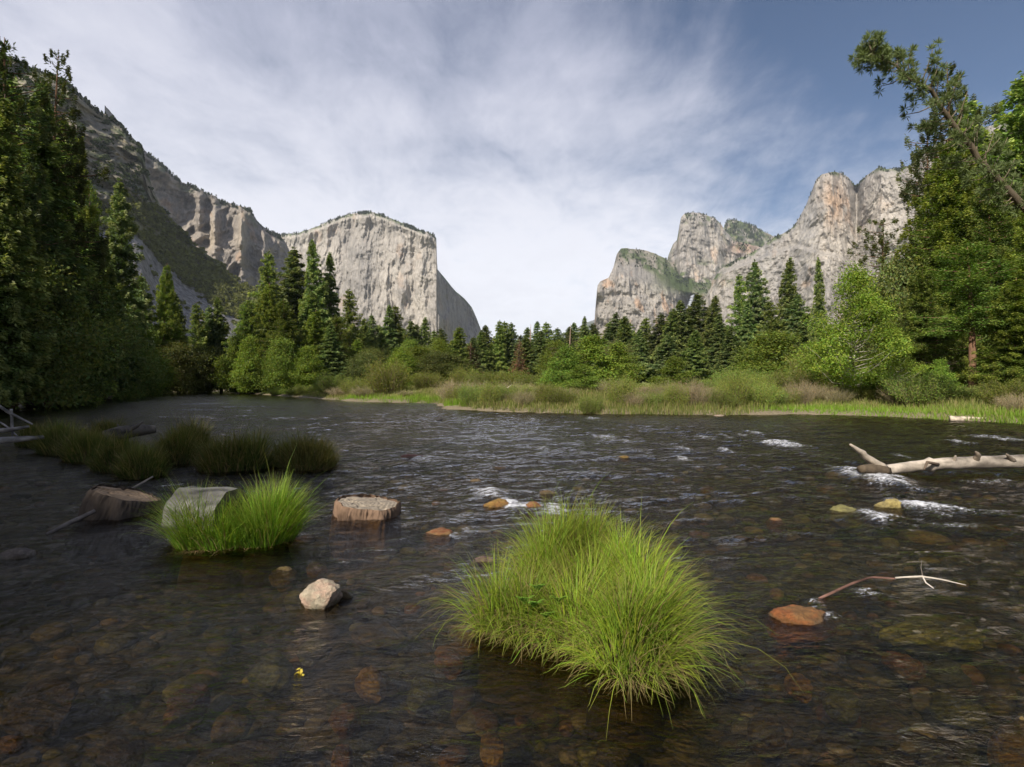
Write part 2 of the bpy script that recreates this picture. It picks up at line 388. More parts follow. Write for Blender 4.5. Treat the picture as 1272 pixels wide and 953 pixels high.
def relief(name, label, top, depth, bottom, step, rows, shape, colour, mat, jag=1.0, jseed=1):
    """top: silhouette (px, py); depth: (px, metres at the crest, metres at the foot); shape adds metres of relief; returns arrays for planting"""
    x0, x1 = top[0][0], top[-1][0]
    px = np.arange(x0, x1 + step * 0.5, step); nc = len(px)
    ty = interp(top, px) + jag * (fbm(px * 0.16, px * 0, px * 0, 5, 0.6, seed=jseed) * 2.2)
    by = np.full(nc, float(bottom)); by = np.maximum(by, ty + 2)
    t = np.linspace(0, 1, rows)[:, None]
    PY = ty[None, :] + (by - ty)[None, :] * t; PX = np.repeat(px[None, :], rows, 0)
    Dt, Db = interp(depth, px, 1)[None, :], interp(depth, px, 2)[None, :]
    D = Dt + (Db - Dt) * t
    x, y, z = (PX - CX) / F * D, D, EYE - (PY - CY) / F * D
    dd = shape(PX, PY, x, y, z, t)
    D2 = D + dd
    V = np.stack([(PX - CX) / F * D2, D2, EYE - (PY - CY) / F * D2], -1)
    col = colour(PX, PY, x, y, z, t, V)
    # the plateau behind the crest and down the far side, so that it is a solid mountain
    tops = V[0]; back = []; bc = []
    for f, drop in ((1.01, 0.004), (1.04, 0.03), (1.10, 0.12), (1.25, 0.5), (1.4, 1.0)):
        b = tops.copy(); b[:, 1] = tops[:, 1] * f; b[:, 0] = tops[:, 0] * f; b[:, 2] = tops[:, 2] * (1 - drop)
        back.append(b); bc.append(col[0] * 0.9)
    V = np.concatenate([np.array(back[::-1]), V], 0); C = np.concatenate([np.array(bc[::-1]), col], 0)
    me = make_mesh(name, V.reshape(-1, 3), grid_faces(V.shape[0], nc), col=C.reshape(-1, 3), mats=[mat])
    o = link(name, me); tag(o, label, kind='structure')
    return PX, PY, V[5:], t

def lay(c, m, col): return c + (np.asarray(col) - c) * np.clip(m, 0, 1)[..., None]

def rock_colour(x, y, z, sc, seed, orange=0.3, streak=1.0):
    st = fbm(x / (14 * sc), y / (40 * sc), z / (170 * sc), 5, 0.6, seed=seed)
    st2 = fbm(x / (5 * sc), y / (20 * sc), z / (90 * sc), 4, 0.6, seed=seed + 5)
    big = fbm(x / (120 * sc), y / (200 * sc), z / (120 * sc), 4, 0.55, seed=seed + 9)
    c = np.broadcast_to(GREY, x.shape + (3,)).copy()
    wz = z + 60 * sc * fbm(x / (60 * sc), y / (60 * sc), z / (60 * sc), 3, seed=seed + 21)
    blot = fbm(x / (30 * sc), y / (50 * sc), wz / (55 * sc), 5, 0.62, seed=seed + 23)
    crk = ridged(x / (26 * sc) + 0.6 * blot, y / (120 * sc), wz / (150 * sc), 4, 0.6, seed=seed + 25)
    c = lay(c, sstep(-0.05, 0.40, big + 0.5 * st) * 0.75, PALE)
    c = lay(c, sstep(0.02, 0.42, blot) * 0.38, DARK * 1.35)
    c = lay(c, sstep(0.08, 0.42, st * streak) * 0.62, DARK)
    c = lay(c, sstep(0.52, 0.85, crk) * 0.42, DARK * 0.8)
    c = lay(c, sstep(0.15, 0.5, st2 * streak) * 0.40, DARK * 1.3)
    c = lay(c, sstep(0.22, 0.5, fbm(x / (60 * sc), y / (90 * sc), z / (110 * sc), 4, 0.6, seed=seed + 13)) * orange, ORANGE)
    return c

def stuff_bushes(name, label, pts, size, cols, seed, nfaces=26, tall=1.0, mat=None):
    """many tiny far plants in one mesh: each a scatter of leaf faces round its point"""
    r = np.random.RandomState(seed); n = len(pts)
    P = np.repeat(np.asarray(pts), nfaces, 0); sz = np.repeat(size, nfaces)[:, None]
    d = r.normal(size=(len(P), 3)); d /= np.linalg.norm(d, axis=1)[:, None]; d[:, 2] = np.abs(d[:, 2])
    hh = d[:, 2:3]
    rad = r.uniform(0.55, 1.0, (len(P), 1))
    cen = P + d * sz * rad * np.array([1, 1, 0.9])
    if tall > 1:      # spiky little trees
        q = r.uniform(0, 1, (len(P), 1)); w = (1 - q) * 0.32 + 0.02
        cen = P + np.concatenate([d[:, :2] * w, q * 1.0], 1) * sz * tall
    a = r.normal(size=(len(P), 3)); a /= np.linalg.norm(a, axis=1)[:, None]
    b = np.cross(a, r.normal(size=(len(P), 3))); b /= np.linalg.norm(b, axis=1)[:, None] + 1e-9
    s = sz * 0.42
    V = np.stack([cen - a * s, cen + b * s, cen + a * s, cen - b * s], 1).reshape(-1, 3)
    Fc = np.arange(len(V)).reshape(-1, 4)
    c = np.repeat(np.asarray(cols), nfaces, 0) * r.uniform(0.75, 1.25, (len(P), 1)); C = np.repeat(c, 4, 0)
    me = make_mesh(name, V, Fc, col=C, smooth=False, mats=[mat or M_LEAF])
    o = link(name, me); tag(o, label, kind='stuff')
    return o

# --- the great pale monolith
EL_TOP = [(330, 296), (352, 291), (372, 289), (395, 281), (412, 273), (430, 267), (448, 264), (462, 263.5), (475, 267), (490, 273), (505, 279), (520, 285), (532, 289),
          (539, 291.5), (542, 296), (543, 334), (549, 341), (556, 350), (566, 362), (577, 371), (586, 382), (592, 395), (597, 408), (604, 432), (612, 460)]
EL_D = [(330, 3700, 3450), (395, 3350, 3150), (440, 3200, 2960), (490, 3060, 2850), (535, 2960, 2760), (542.5, 2960, 2740), (556, 3250, 2950), (580, 3700, 3300), (612, 4150, 3700)]
def el_shape(PX, PY, x, y, z, t):
    wq = 30 * fbm(x / 120, y / 120, z / 120, 3, seed=99)
    d = 60 * ridged((x + wq) / 105, y / 260, z / 430, 6, 0.6, seed=101)
    d += 52 * fbm(x / 120, y / 120, z / 130, 6, 0.6, seed=104)
    d += 60 * gauss(PX, PY, 452, 350, 13, 45) - 45 * gauss(PX, PY, 428, 370, 14, 90)      # recess beside the nose buttress
    d += 36 * gauss(PX, PY, 500, 365, 5, 10) + 40 * gauss(PX, PY, 440, 350, 4, 18) + 18 * gauss(PX, PY, 522, 320, 4, 40)
    d += 30 * gauss(PX, PY, 470, 395, 6, 20) - 25 * gauss(PX, PY, 485, 340, 8, 60)
    d += 60 * sstep(0.10, 0.0, t) * sstep(545, 530, PX) + 90 * gauss(PX, PY, 560, 400, 10, 25) - 70 * gauss(PX, PY, 580, 400, 6, 30)
    d += 90 * ridged(x / 120, y / 500, z / 400, 4, seed=108) * sstep(541, 548, PX)
    return -d * sstep(-0.01, 0.03, t)
def el_col(PX, PY, x, y, z, t, V):
    c = rock_colour(x, y, z, 1.0, 120, 0.25, 1.05)
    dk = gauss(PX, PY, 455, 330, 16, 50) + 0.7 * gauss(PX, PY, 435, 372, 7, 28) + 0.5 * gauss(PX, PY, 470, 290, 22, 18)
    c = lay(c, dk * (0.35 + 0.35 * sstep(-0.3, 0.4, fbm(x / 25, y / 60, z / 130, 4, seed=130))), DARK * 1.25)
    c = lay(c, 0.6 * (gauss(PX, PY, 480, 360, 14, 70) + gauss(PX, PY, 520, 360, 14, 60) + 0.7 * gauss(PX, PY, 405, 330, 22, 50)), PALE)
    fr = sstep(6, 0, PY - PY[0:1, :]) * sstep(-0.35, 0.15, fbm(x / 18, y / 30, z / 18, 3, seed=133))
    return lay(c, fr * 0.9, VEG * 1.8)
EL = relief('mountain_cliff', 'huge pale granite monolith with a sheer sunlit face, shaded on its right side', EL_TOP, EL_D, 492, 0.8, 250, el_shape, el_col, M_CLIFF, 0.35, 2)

# --- ribbed cliffs further up the left wall
L2_TOP = [(130, 130), (160, 166), (180, 187), (200, 203), (215, 218), (232, 229), (248, 234), (262, 242), (275, 250), (290, 254), (300, 256), (311, 261), (318, 272), (330, 284), (337, 288),
          (345, 291), (352, 297), (357, 306), (362, 318), (372, 330), (385, 352), (400, 380), (420, 430)]
L2_D = [(130, 1780, 1450), (200, 1880, 1500), (300, 2060, 1650), (345, 2200, 1800), (420, 2400, 2000)]
def l2_shape(PX, PY, x, y, z, t):
    w = 60 * fbm(x / 200, y / 200, z / 160, 3, seed=203)
    d = 150 * ridged((x + w - 0.25 * z) / 150, y / 500, z / 520, 6, 0.55, seed=201) + 50 * fbm(x / 40, y / 90, z / 120, 4, seed=205)
    d += 110 * (gauss(PX, PY, 300, 295, 7, 45) + gauss(PX, PY, 267, 285, 6, 30) + gauss(PX, PY, 248, 262, 5, 20) + 0.7 * gauss(PX, PY, 328, 310, 5, 24))
    return -d * sstep(-0.01, 0.04, t)
def l2_col(PX, PY, x, y, z, t, V):
    c = rock_colour(x, y, z, 0.6, 220, 0.35, 1.2) * np.array([0.80, 0.77, 0.74])
    c = lay(c, 0.5 * (gauss(PX, PY, 262, 295, 8, 20) + gauss(PX, PY, 302, 290, 6, 30)), [0.44, 0.36, 0.25])
    g = sstep(0.1, 0.5, fbm(x / 50, y / 80, z / 35, 4, seed=231)) * sstep(18, 2, PY - PY[0:1, :])
    return lay(c, g * 0.8, VEG * 1.6)
L2 = relief('mountain_cliff', 'grey ribbed cliff wall stepping down behind the green left slope', L2_TOP, L2_D, 490, 0.8, 260, l2_shape, l2_col, M_CLIFF, 1.2, 5)

# --- near left mountainside: ribbed crags above, brush slope and grey talus below
L1_TOP = [(-420, -120), (-200, -40), (-60, 30), (0, 66), (40, 84), (62, 93), (85, 105), (103, 120), (125, 139), (140, 146), (152, 156), (160, 168), (170, 176), (176, 184), (181, 205),
          (190, 235), (203, 262), (215, 272), (228, 288), (243, 306), (262, 319), (276, 330), (290, 344), (312, 358), (340, 385), (380, 420), (430, 450), (470, 466)]
L1_D = [(-420, 700, 160), (-60, 820, 250), (60, 880, 300), (160, 960, 360), (215, 980, 430), (300, 1000, 520), (380, 980, 600), (470, 900, 700)]
def l1_mask(PX, PY):
    """1 on the crags, 0 on the brushy slope"""
    line = np.interp(PX, [60, 110, 160, 200, 215, 240, 300], [330, 260, 245, 262, 280, 310, 350])
    return sstep(14, -14, PY - line + 10 * fbm(PX * 0.09, PY * 0.09, PX * 0, 4, seed=301))
def l1_talus(PX, PY):
    up = np.interp(PX, [150, 175, 200, 225, 250, 275, 300, 330], [285, 295, 322, 345, 365, 382, 395, 410])
    n = 16 * fbm(PX * 0.05, PY * 0.05, PX * 0, 4, seed=303)
    return sstep(-2, 6, PY - up + n * 0.5) * sstep(330, 300, PX)
def l1_shape(PX, PY, x, y, z, t):
    k = l1_mask(PX, PY)
    w = 30 * fbm(x / 90, y / 90, z / 90, 3, seed=303)
    d = k * (40 * ridged((x + w - 0.4 * z) / 46, y / 200, z / 210, 5, 0.55, seed=305) + 22 * fbm(x / 30, y / 40, z / 26, 4, seed=306) + 26 * ridged(x / 90, y / 90, z / 40, 3, seed=307))
    d += (1 - k) * (20 * fbm(x / 70, y / 70, z / 60, 5, 0.55, seed=308) + 5 * fbm(x / 9, y / 9, z / 9, 3, seed=309))
    return -d * sstep(-0.01, 0.03, t)
def l1_col(PX, PY, x, y, z, t, V):
    k = l1_mask(PX, PY)
    rk = rock_colour(x, y, z, 0.3, 320, 0.3, 1.0) * np.array([0.70, 0.68, 0.60])
    g = sstep(-0.1, 0.35, fbm(x / 26, y / 30, z / 16, 5, 0.6, seed=331))
    rk = lay(rk, g * 0.8, VEG * 1.4)
    br = np.broadcast_to(np.array([0.16, 0.15, 0.075]), x.shape + (3,)).copy()
    br = lay(br, sstep(0.1, 0.5, fbm(x / 20, y / 20, z / 20, 4, seed=335)) * 0.6, [0.24, 0.21, 0.13])
    tl = np.broadcast_to(np.array([0.33, 0.31, 0.30]), x.shape + (3,)) * (0.7 + 0.5 * fbm(x / 3, y / 3, z / 3, 3, seed=337)[..., None])
    m = l1_talus(PX, PY)[..., None]
    br = br * (1 - m) + tl * m
    return br * (1 - k[..., None]) + rk * k[..., None]
L1 = relief('mountain_slope', 'steep near slope with brown crags on top, green brush and a grey talus fan', L1_TOP, L1_D, 496, 1.0, 330, l1_shape, l1_col, M_SLOPE, 0.9, 9)

def plant_on(R, maskf, n, seed, x0, x1):
    PX, PY, V, t = R; r = np.random.RandomState(seed)
    m = maskf(PX, PY) * ((PX > x0) & (PX < x1))
    idx = r.choice(m.size, n, replace=False, p=(m / m.sum()).ravel())
    return V.reshape(-1, 3)[idx], PX.ravel()[idx], PY.ravel()[idx]
r_ = np.random.RandomState(3)
pts, ppx, ppy = plant_on(L1, lambda X, Y: (1 - l1_mask(X, Y)) * (1 - 0.97 * l1_talus(X, Y)) * (0.25 + sstep(-0.2, 0.3, fbm(X * .12, Y * .12, X * 0, 3, seed=8))), 6500, 11, 60, 420)
stuff_bushes('brush_cover', 'olive green brush covering the left mountainside above the talus', pts, r_.uniform(2.2, 5.5, len(pts)) * (pts[:, 1] / 700),
             np.array([0.16, 0.19, 0.045]) * r_.uniform(0.7, 1.35, (len(pts), 1)) * np.array([1, 1, 1]), 12, 22)
pts, ppx, ppy = plant_on(L1, lambda X, Y: l1_mask(X, Y) * (Y > 60) * sstep(0.0, 0.4, fbm(X * .10, Y * .14, X * 0, 3, seed=18)), 1500, 13, -60, 250)
stuff_bushes('brush_cover', 'dark scrub growing in the cracks of the left crags', pts, r_.uniform(2.0, 5, len(pts)) * (pts[:, 1] / 800), np.array([0.05, 0.07, 0.022]) * r_.uniform(0.7, 1.3, (len(pts), 1)), 14, 16)

def crest_trees(R, name, label, n, seed, x0, x1, h, drop=8):
    PX, PY, V, t = R; r = np.random.RandomState(seed)
    top = PY[0:1, :]
    m = ((PY - top) < drop) * (PX > x0) * (PX < x1) * 1.0
    m = m * (0.15 + sstep(-0.1, 0.4, fbm(PX * .15, PY * 0, PX * 0, 3, seed=seed)))
    idx = r.choice(m.size, n, replace=True, p=(m / m.sum()).ravel())
    P = V.reshape(-1, 3)[idx]
    stuff_bushes(name, label, P, r.uniform(0.4, 1.0, n) * h * 0.52, np.array([0.055, 0.07, 0.035]) * r.uniform(0.7, 1.3, (n, 1)), seed, 14, 1.6, M_NEEDLE)
crest_trees(L1, 'ridge_trees', 'tiny dark trees along the crest of the near left ridge', 320, 21, 20, 180, 7, 6)
crest_trees(L2, 'ridge_trees', 'tiny trees fringing the ribbed left cliffs', 500, 22, 180, 352, 11, 5)
crest_trees(EL, 'ridge_trees', 'tiny trees along the top of the great monolith', 650, 23, 340, 540, 13, 3.5)

# --- right hand peaks
R1_TOP = [(728, 470), (738, 408), (740, 378), (742, 355), (746, 349), (756, 345), (762, 332), (766, 316), (771, 309), (780, 308), (792, 310), (806, 312), (818, 317), (828, 322), (838, 328),
          (850, 333), (862, 338), (874, 342), (886, 345), (900, 348), (930, 360), (950, 380)]
R1_D = [(728, 2700, 2600), (742, 2560, 2500), (770, 2620, 2400), (830, 2800, 2420), (852, 2950, 2500), (870, 3000, 2650), (950, 3000, 2600)]
def r1_shape(PX, PY, x, y, z, t):
    d = 50 * ridged(x / 70, y / 200, z / 220, 6, 0.6, seed=401) + 48 * fbm(x / 80, y / 80, z / 60, 5, 0.6, seed=403)
    line = np.interp(PX, [740, 765, 800, 830, 850, 880], [352, 338, 350, 356, 362, 366])
    d -= 60 * sstep(10, -12, PY - line)
    d -= 240 * gauss(PX, PY, 858, 380, 10, 16)
    return -d * sstep(-0.01, 0.05, t) + 900 * np.clip(line - PY, 0, 60) / 60
def r1_col(PX, PY, x, y, z, t, V):
    c = rock_colour(x, y, z, 0.8, 420, 0.5, 0.9)
    line = np.interp(PX, [740, 765, 800, 820, 850, 880], [340, 325, 336, 345, 366, 368])
    up = sstep(6, -6, PY - line + 8 * fbm(PX * .1, PY * .1, PX * 0, 4, seed=421))
    g = sstep(-0.25, 0.25, fbm(x / 40, y / 40, z / 30, 5, 0.6, seed=422) + 0.5 * gauss(PX, PY, 845, 350, 30, 14))
    c = lay(c, up * 0.6, [0.30, 0.26, 0.20])
    c = lay(c, up * g * 0.95, VEG * 1.5)
    c = lay(c, gauss(PX, PY, 848, 352, 28, 12) * 1.2, VEG * 1.3)
    c = lay(c, gauss(PX, PY, 858, 378, 12, 10) * 0.9, [0.06, 0.06, 0.06])  # shade of the waterfall cleft painted on as a near-black patch
    return c
R2_TOP = [(824, 345), (830, 318), (836, 303), (841, 298), (844, 280), (846, 270), (850, 266), (858, 264), (870, 265), (880, 268), (889, 272), (896, 279), (901, 287), (910, 296), (920, 301), (935, 305),
          (950, 308), (965, 318), (990, 345), (1010, 380)]
R2_D = [(824, 3500, 3350), (845, 3300, 3150), (900, 3400, 3150), (1010, 3800, 3400)]
def r2_shape(PX, PY, x, y, z, t):
    d = 60 * ridged(x / 90, y / 260, z / 240, 6, 0.6, seed=501) + 50 * fbm(x / 90, y / 90, z / 80, 5, 0.6, seed=503)
    return -d * sstep(-0.01, 0.05, t)
def r2_col(PX, PY, x, y, z, t, V):
    c = rock_colour(x, y, z, 1.0, 520, 0.3, 0.8)
    c = lay(c, gauss(PX, PY, 925, 308, 18, 8) * 0.7, [0.42, 0.25, 0.17])
    g = sstep(0.0, 0.35, fbm(x / 45, y / 40, z / 35, 5, 0.6, seed=522)) * (sstep(20, 3, PY - PY[0:1, :]) * 0.9 + sstep(318, 335, PY))
    return lay(c, g * 0.9, VEG * 1.6)
R3_TOP = [(893, 300), (900, 280), (903, 274.5), (910, 273), (922, 276), (932, 279), (942, 284), (952, 289), (960, 293), (985, 306), (1010, 330)]
R3_D = [(893, 4100, 3950), (1010, 4300, 4000)]
def r3_shape(PX, PY, x, y, z, t): return -(50 * ridged(x / 90, y / 260, z / 140, 5, seed=601) + 40 * fbm(x / 90, y / 90, z / 80, 5, 0.6, seed=603)) * sstep(-0.01, 0.05, t)
def r3_col(PX, PY, x, y, z, t, V):
    c = rock_colour(x, y, z, 1.0, 620, 0.3, 0.9) * 0.8
    return lay(c, sstep(-0.35, 0.1, fbm(x / 45, y / 40, z / 35, 5, 0.6, seed=622)) * 0.9, VEG * 1.7)
R4_TOP = [(868, 420), (876, 372), (884, 350), (893, 337), (905, 328), (920, 320), (934, 314), (946, 306), (958, 297), (970, 291), (980, 286), (986, 281), (994, 268), (1001, 255), (1008, 238), (1014, 223), (1021, 217), (1034, 213.5),
          (1046, 215), (1054, 220), (1061, 229), (1066, 229), (1072, 221), (1082, 214), (1092, 208), (1103, 210), (1118, 209), (1130, 206), (1138, 196), (1147, 188), (1160, 180), (1180, 170), (1220, 158), (1272, 150), (1400, 120), (1600, 90)]
R4_D = [(868, 2500, 2400), (900, 2350, 2200), (985, 2250, 2000), (1030, 2120, 1850), (1064, 2260, 1900), (1095, 2050, 1800), (1160, 1900, 1600), (1272, 1500, 1200), (1600, 1100, 800)]
def r4_shape(PX, PY, x, y, z, t):
    d = 46 * ridged(x / 70, y / 220, z / 260, 6, 0.6, seed=701) + 38 * fbm(x / 70, y / 70, z / 60, 5, 0.6, seed=703)
    d -= 70 * gauss(PX, PY, 1064, 235, 5, 40)
    line = np.interp(PX, [880, 985, 1040, 1090], [345, 305, 318, 345])       # the shelf crossing the face
    d += 45 * sstep(-3, 3, PY - line) * sstep(1130, 1060, PX)
    d += 30 * gauss(PX, PY, 1000, 300, 14, 60)
    return -d * sstep(-0.01, 0.04, t)
def r4_col(PX, PY, x, y, z, t, V):
    c = rock_colour(x, y, z, 0.8, 720, 0.35, 1.0)
    c = lay(c, 0.75 * gauss(PX, PY, 1035, 255, 14, 28) * sstep(-0.4, 0.2, fbm(x / 20, y / 50, z / 80, 4, seed=731)), [0.55, 0.36, 0.22])
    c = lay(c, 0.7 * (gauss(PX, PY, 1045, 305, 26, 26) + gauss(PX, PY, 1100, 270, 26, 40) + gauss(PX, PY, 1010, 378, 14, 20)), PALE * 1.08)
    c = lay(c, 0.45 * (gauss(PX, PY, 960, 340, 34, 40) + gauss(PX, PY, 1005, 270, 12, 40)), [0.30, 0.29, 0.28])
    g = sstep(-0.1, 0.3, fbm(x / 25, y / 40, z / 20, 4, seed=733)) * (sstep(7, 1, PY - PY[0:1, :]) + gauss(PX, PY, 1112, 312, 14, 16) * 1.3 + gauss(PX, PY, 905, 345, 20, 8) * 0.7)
    return lay(c, g * 0.9, VEG * 1.6)
FAR_TOP = [(560, 440), (600, 436), (640, 432), (680, 424), (700, 414), (715, 409), (722, 404), (735, 398), (750, 392), (790, 380), (850, 372)]
FAR_D = [(560, 9500, 9000), (850, 8500, 8000)]
relief('mountain_cliff', 'hazy blue ridge far off down the valley', FAR_TOP, FAR_D, 478, 2.0, 60, lambda PX, PY, x, y, z, t: -120 * ridged(x / 400, y / 400, z / 300, 4, seed=801) * sstep(0, .1, t),
       lambda PX, PY, x, y, z, t, V: lay(np.broadcast_to(np.array([.15, .15, .14]), x.shape + (3,)).copy(), sstep(-.3, .2, fbm(x / 200, y / 200, z / 100, 4, seed=805)), VEG), M_CLIFF, 0.5, 15)
R3 = relief('mountain_cliff', 'dark tree-dusted summit peeking out behind the rounded spire', R3_TOP, R3_D, 400, 0.8, 90, r3_shape, r3_col, M_CLIFF, 0.5, 31)
R2 = relief('mountain_cliff', 'rounded grey granite spire standing behind the lower right cliffs', R2_TOP, R2_D, 440, 0.8, 170, r2_shape, r2_col, M_CLIFF, 0.4, 32)
R1 = relief('mountain_cliff', 'broad low cliff with a scrubby sloping top left of the waterfall', R1_TOP, R1_D, 488, 0.8, 220, r1_shape, r1_col, M_CLIFF, 0.5, 33)
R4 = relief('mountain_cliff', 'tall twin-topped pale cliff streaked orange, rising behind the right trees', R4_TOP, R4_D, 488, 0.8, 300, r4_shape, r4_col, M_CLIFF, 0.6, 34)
crest_trees(R1, 'ridge_trees', 'tiny trees on the scrubby cliff top left of the waterfall', 600, 41, 760, 890, 12, 22)
crest_trees(R2, 'ridge_trees', 'tiny trees dotting the rounded spire', 320, 42, 845, 960, 12, 10)
crest_trees(R3, 'ridge_trees', 'tiny trees covering the summit behind the spire', 700, 43, 900, 985, 16, 18)
crest_trees(R4, 'ridge_trees', 'tiny trees along the top of the twin-topped cliff', 420, 44, 900, 1200, 9, 4)

def build_waterfall():
    rows = 26; V = []; Fq = []
    D = 2600
    for i in range(rows):
        t = i / (rows - 1)
        py = 367 + 17 * t; cxp = 860.0 - 5.5 * t ** 1.2 + 0.4 * math.sin(i * 1.3); w = 0.25 + 0.5 * t + 0.15 * math.sin(i * 2.1)
        for s_ in (-1, -0.35, 0.35, 1):
            x, y, z = WP(cxp + s_ * w, py, D); V.append((x, y - 10 * (1 - s_ * s_) , z))
    me = make_mesh('water_ribbon', V, grid_faces(rows, 4), col=np.tile([[0.34, 0.36, 0.40]], (len(V), 1)), mats=[mat_attr('white_falls', 0.9, None, 0.1)])
    sm = me.copy()
    o = link('waterfall', me); tag(o, 'thin white waterfall dropping from a dark notch between the right cliffs', 'waterfall')
    md = o.modifiers.new('thick', 'SOLIDIFY'); md.thickness = 6
build_waterfall()

# ------------------------------------------------------------------ plants
def gh(x, y): return float(ground_h(np.array([x]), np.array([y]))[0])

def tube(path, radii, sides=8, rough=0.0, seed=0, caps=True):
    """tapered tube along a path; returns verts, quads"""
    P = np.asarray(path, float); R = np.asarray(radii, float); n = len(P)
    T = np.gradient(P, axis=0); T /= np.linalg.norm(T, axis=1)[:, None] + 1e-9
    up = np.array([0.0, 0.0, 1.0]) if abs(T[0, 2]) < 0.8 else np.array([1.0, 0.0, 0.0])
    V = []; r = np.random.RandomState(seed)
    ang = np.linspace(0, 2 * math.pi, sides, endpoint=False)
    ridge = 1 + rough * r.uniform(-1, 1, sides)
    for i in range(n):
        a = np.cross(T[i], up); a /= np.linalg.norm(a) + 1e-9; b = np.cross(T[i], a); up = np.cross(a, T[i])
        rr = R[i] * (ridge + rough * 0.5 * r.uniform(-1, 1, sides))
        V.append(P[i] + a * (np.cos(ang) * rr)[:, None] + b * (np.sin(ang) * rr)[:, None])
    V = np.concatenate(V)
    i = np.arange(n - 1)[:, None] * sides; j = np.arange(sides)[None, :]; k = (j + 1) % sides
    Q = np.stack([i + j, i + k, i + sides + k, i + sides + j], -1).reshape(-1, 4)
    if caps:
        V = np.concatenate([V, P[:1], P[-1:]]); c0 = len(V) - 2; c1 = c0 + 1; j = np.arange(sides); k = (j + 1) % sides
        tri = np.concatenate([np.stack([np.full(sides, c0), k, j], -1), np.stack([np.full(sides, c1), (n - 1) * sides + j, (n - 1) * sides + k], -1)])
        return V, Q, tri
    return V, Q, np.zeros((0, 3), int)

class Geo:
    def __init__(s): s.v = []; s.q = []; s.t = []; s.c = []; s.n = 0
    def add(s, V, Q=None, Tr=None, col=(0.2, 0.2, 0.2)):
        V = np.asarray(V); col = np.asarray(col, float)
        s.v.append(V); s.c.append(np.broadcast_to(col, (len(V), 3)))
        if Q is not None and len(Q): s.q.append(np.asarray(Q) + s.n)
        if Tr is not None and len(Tr): s.t.append(np.asarray(Tr) + s.n)
        s.n += len(V)
    def tube(s, path, radii, sides=7, col=(0.2, 0.2, 0.2), rough=0.1, seed=0):
        V, Q, Tr = tube(path, radii, sides, rough, seed); s.add(V, Q, Tr, col)
    def mesh(s, name, mat, smooth=True):
        fl = []
        if s.q: fl.append(np.concatenate(s.q))
        if s.t: fl.append(np.concatenate(s.t))
        return make_mesh(name, np.concatenate(s.v), fl, col=np.concatenate(s.c), smooth=smooth, mats=[mat])

def leaf_quads(cen, axis, side, ln, wd):
    """diamond leaves: base, side, tip, side"""
    ln = np.asarray(ln)[:, None]; wd = np.asarray(wd)[:, None]
    V = np.stack([cen - axis * ln * 0.5, cen + side * wd * 0.5 - axis * ln * 0.05, cen + axis * ln * 0.5, cen - side * wd * 0.5 - axis * ln * 0.05], 1).reshape(-1, 3)
    return V, np.arange(len(V)).reshape(-1, 4)

def unit(v): return v / (np.linalg.norm(v, axis=-1, keepdims=True) + 1e-9)

BARK = np.array([0.13, 0.095, 0.07]); REDBARK = np.array([0.21, 0.12, 0.075])

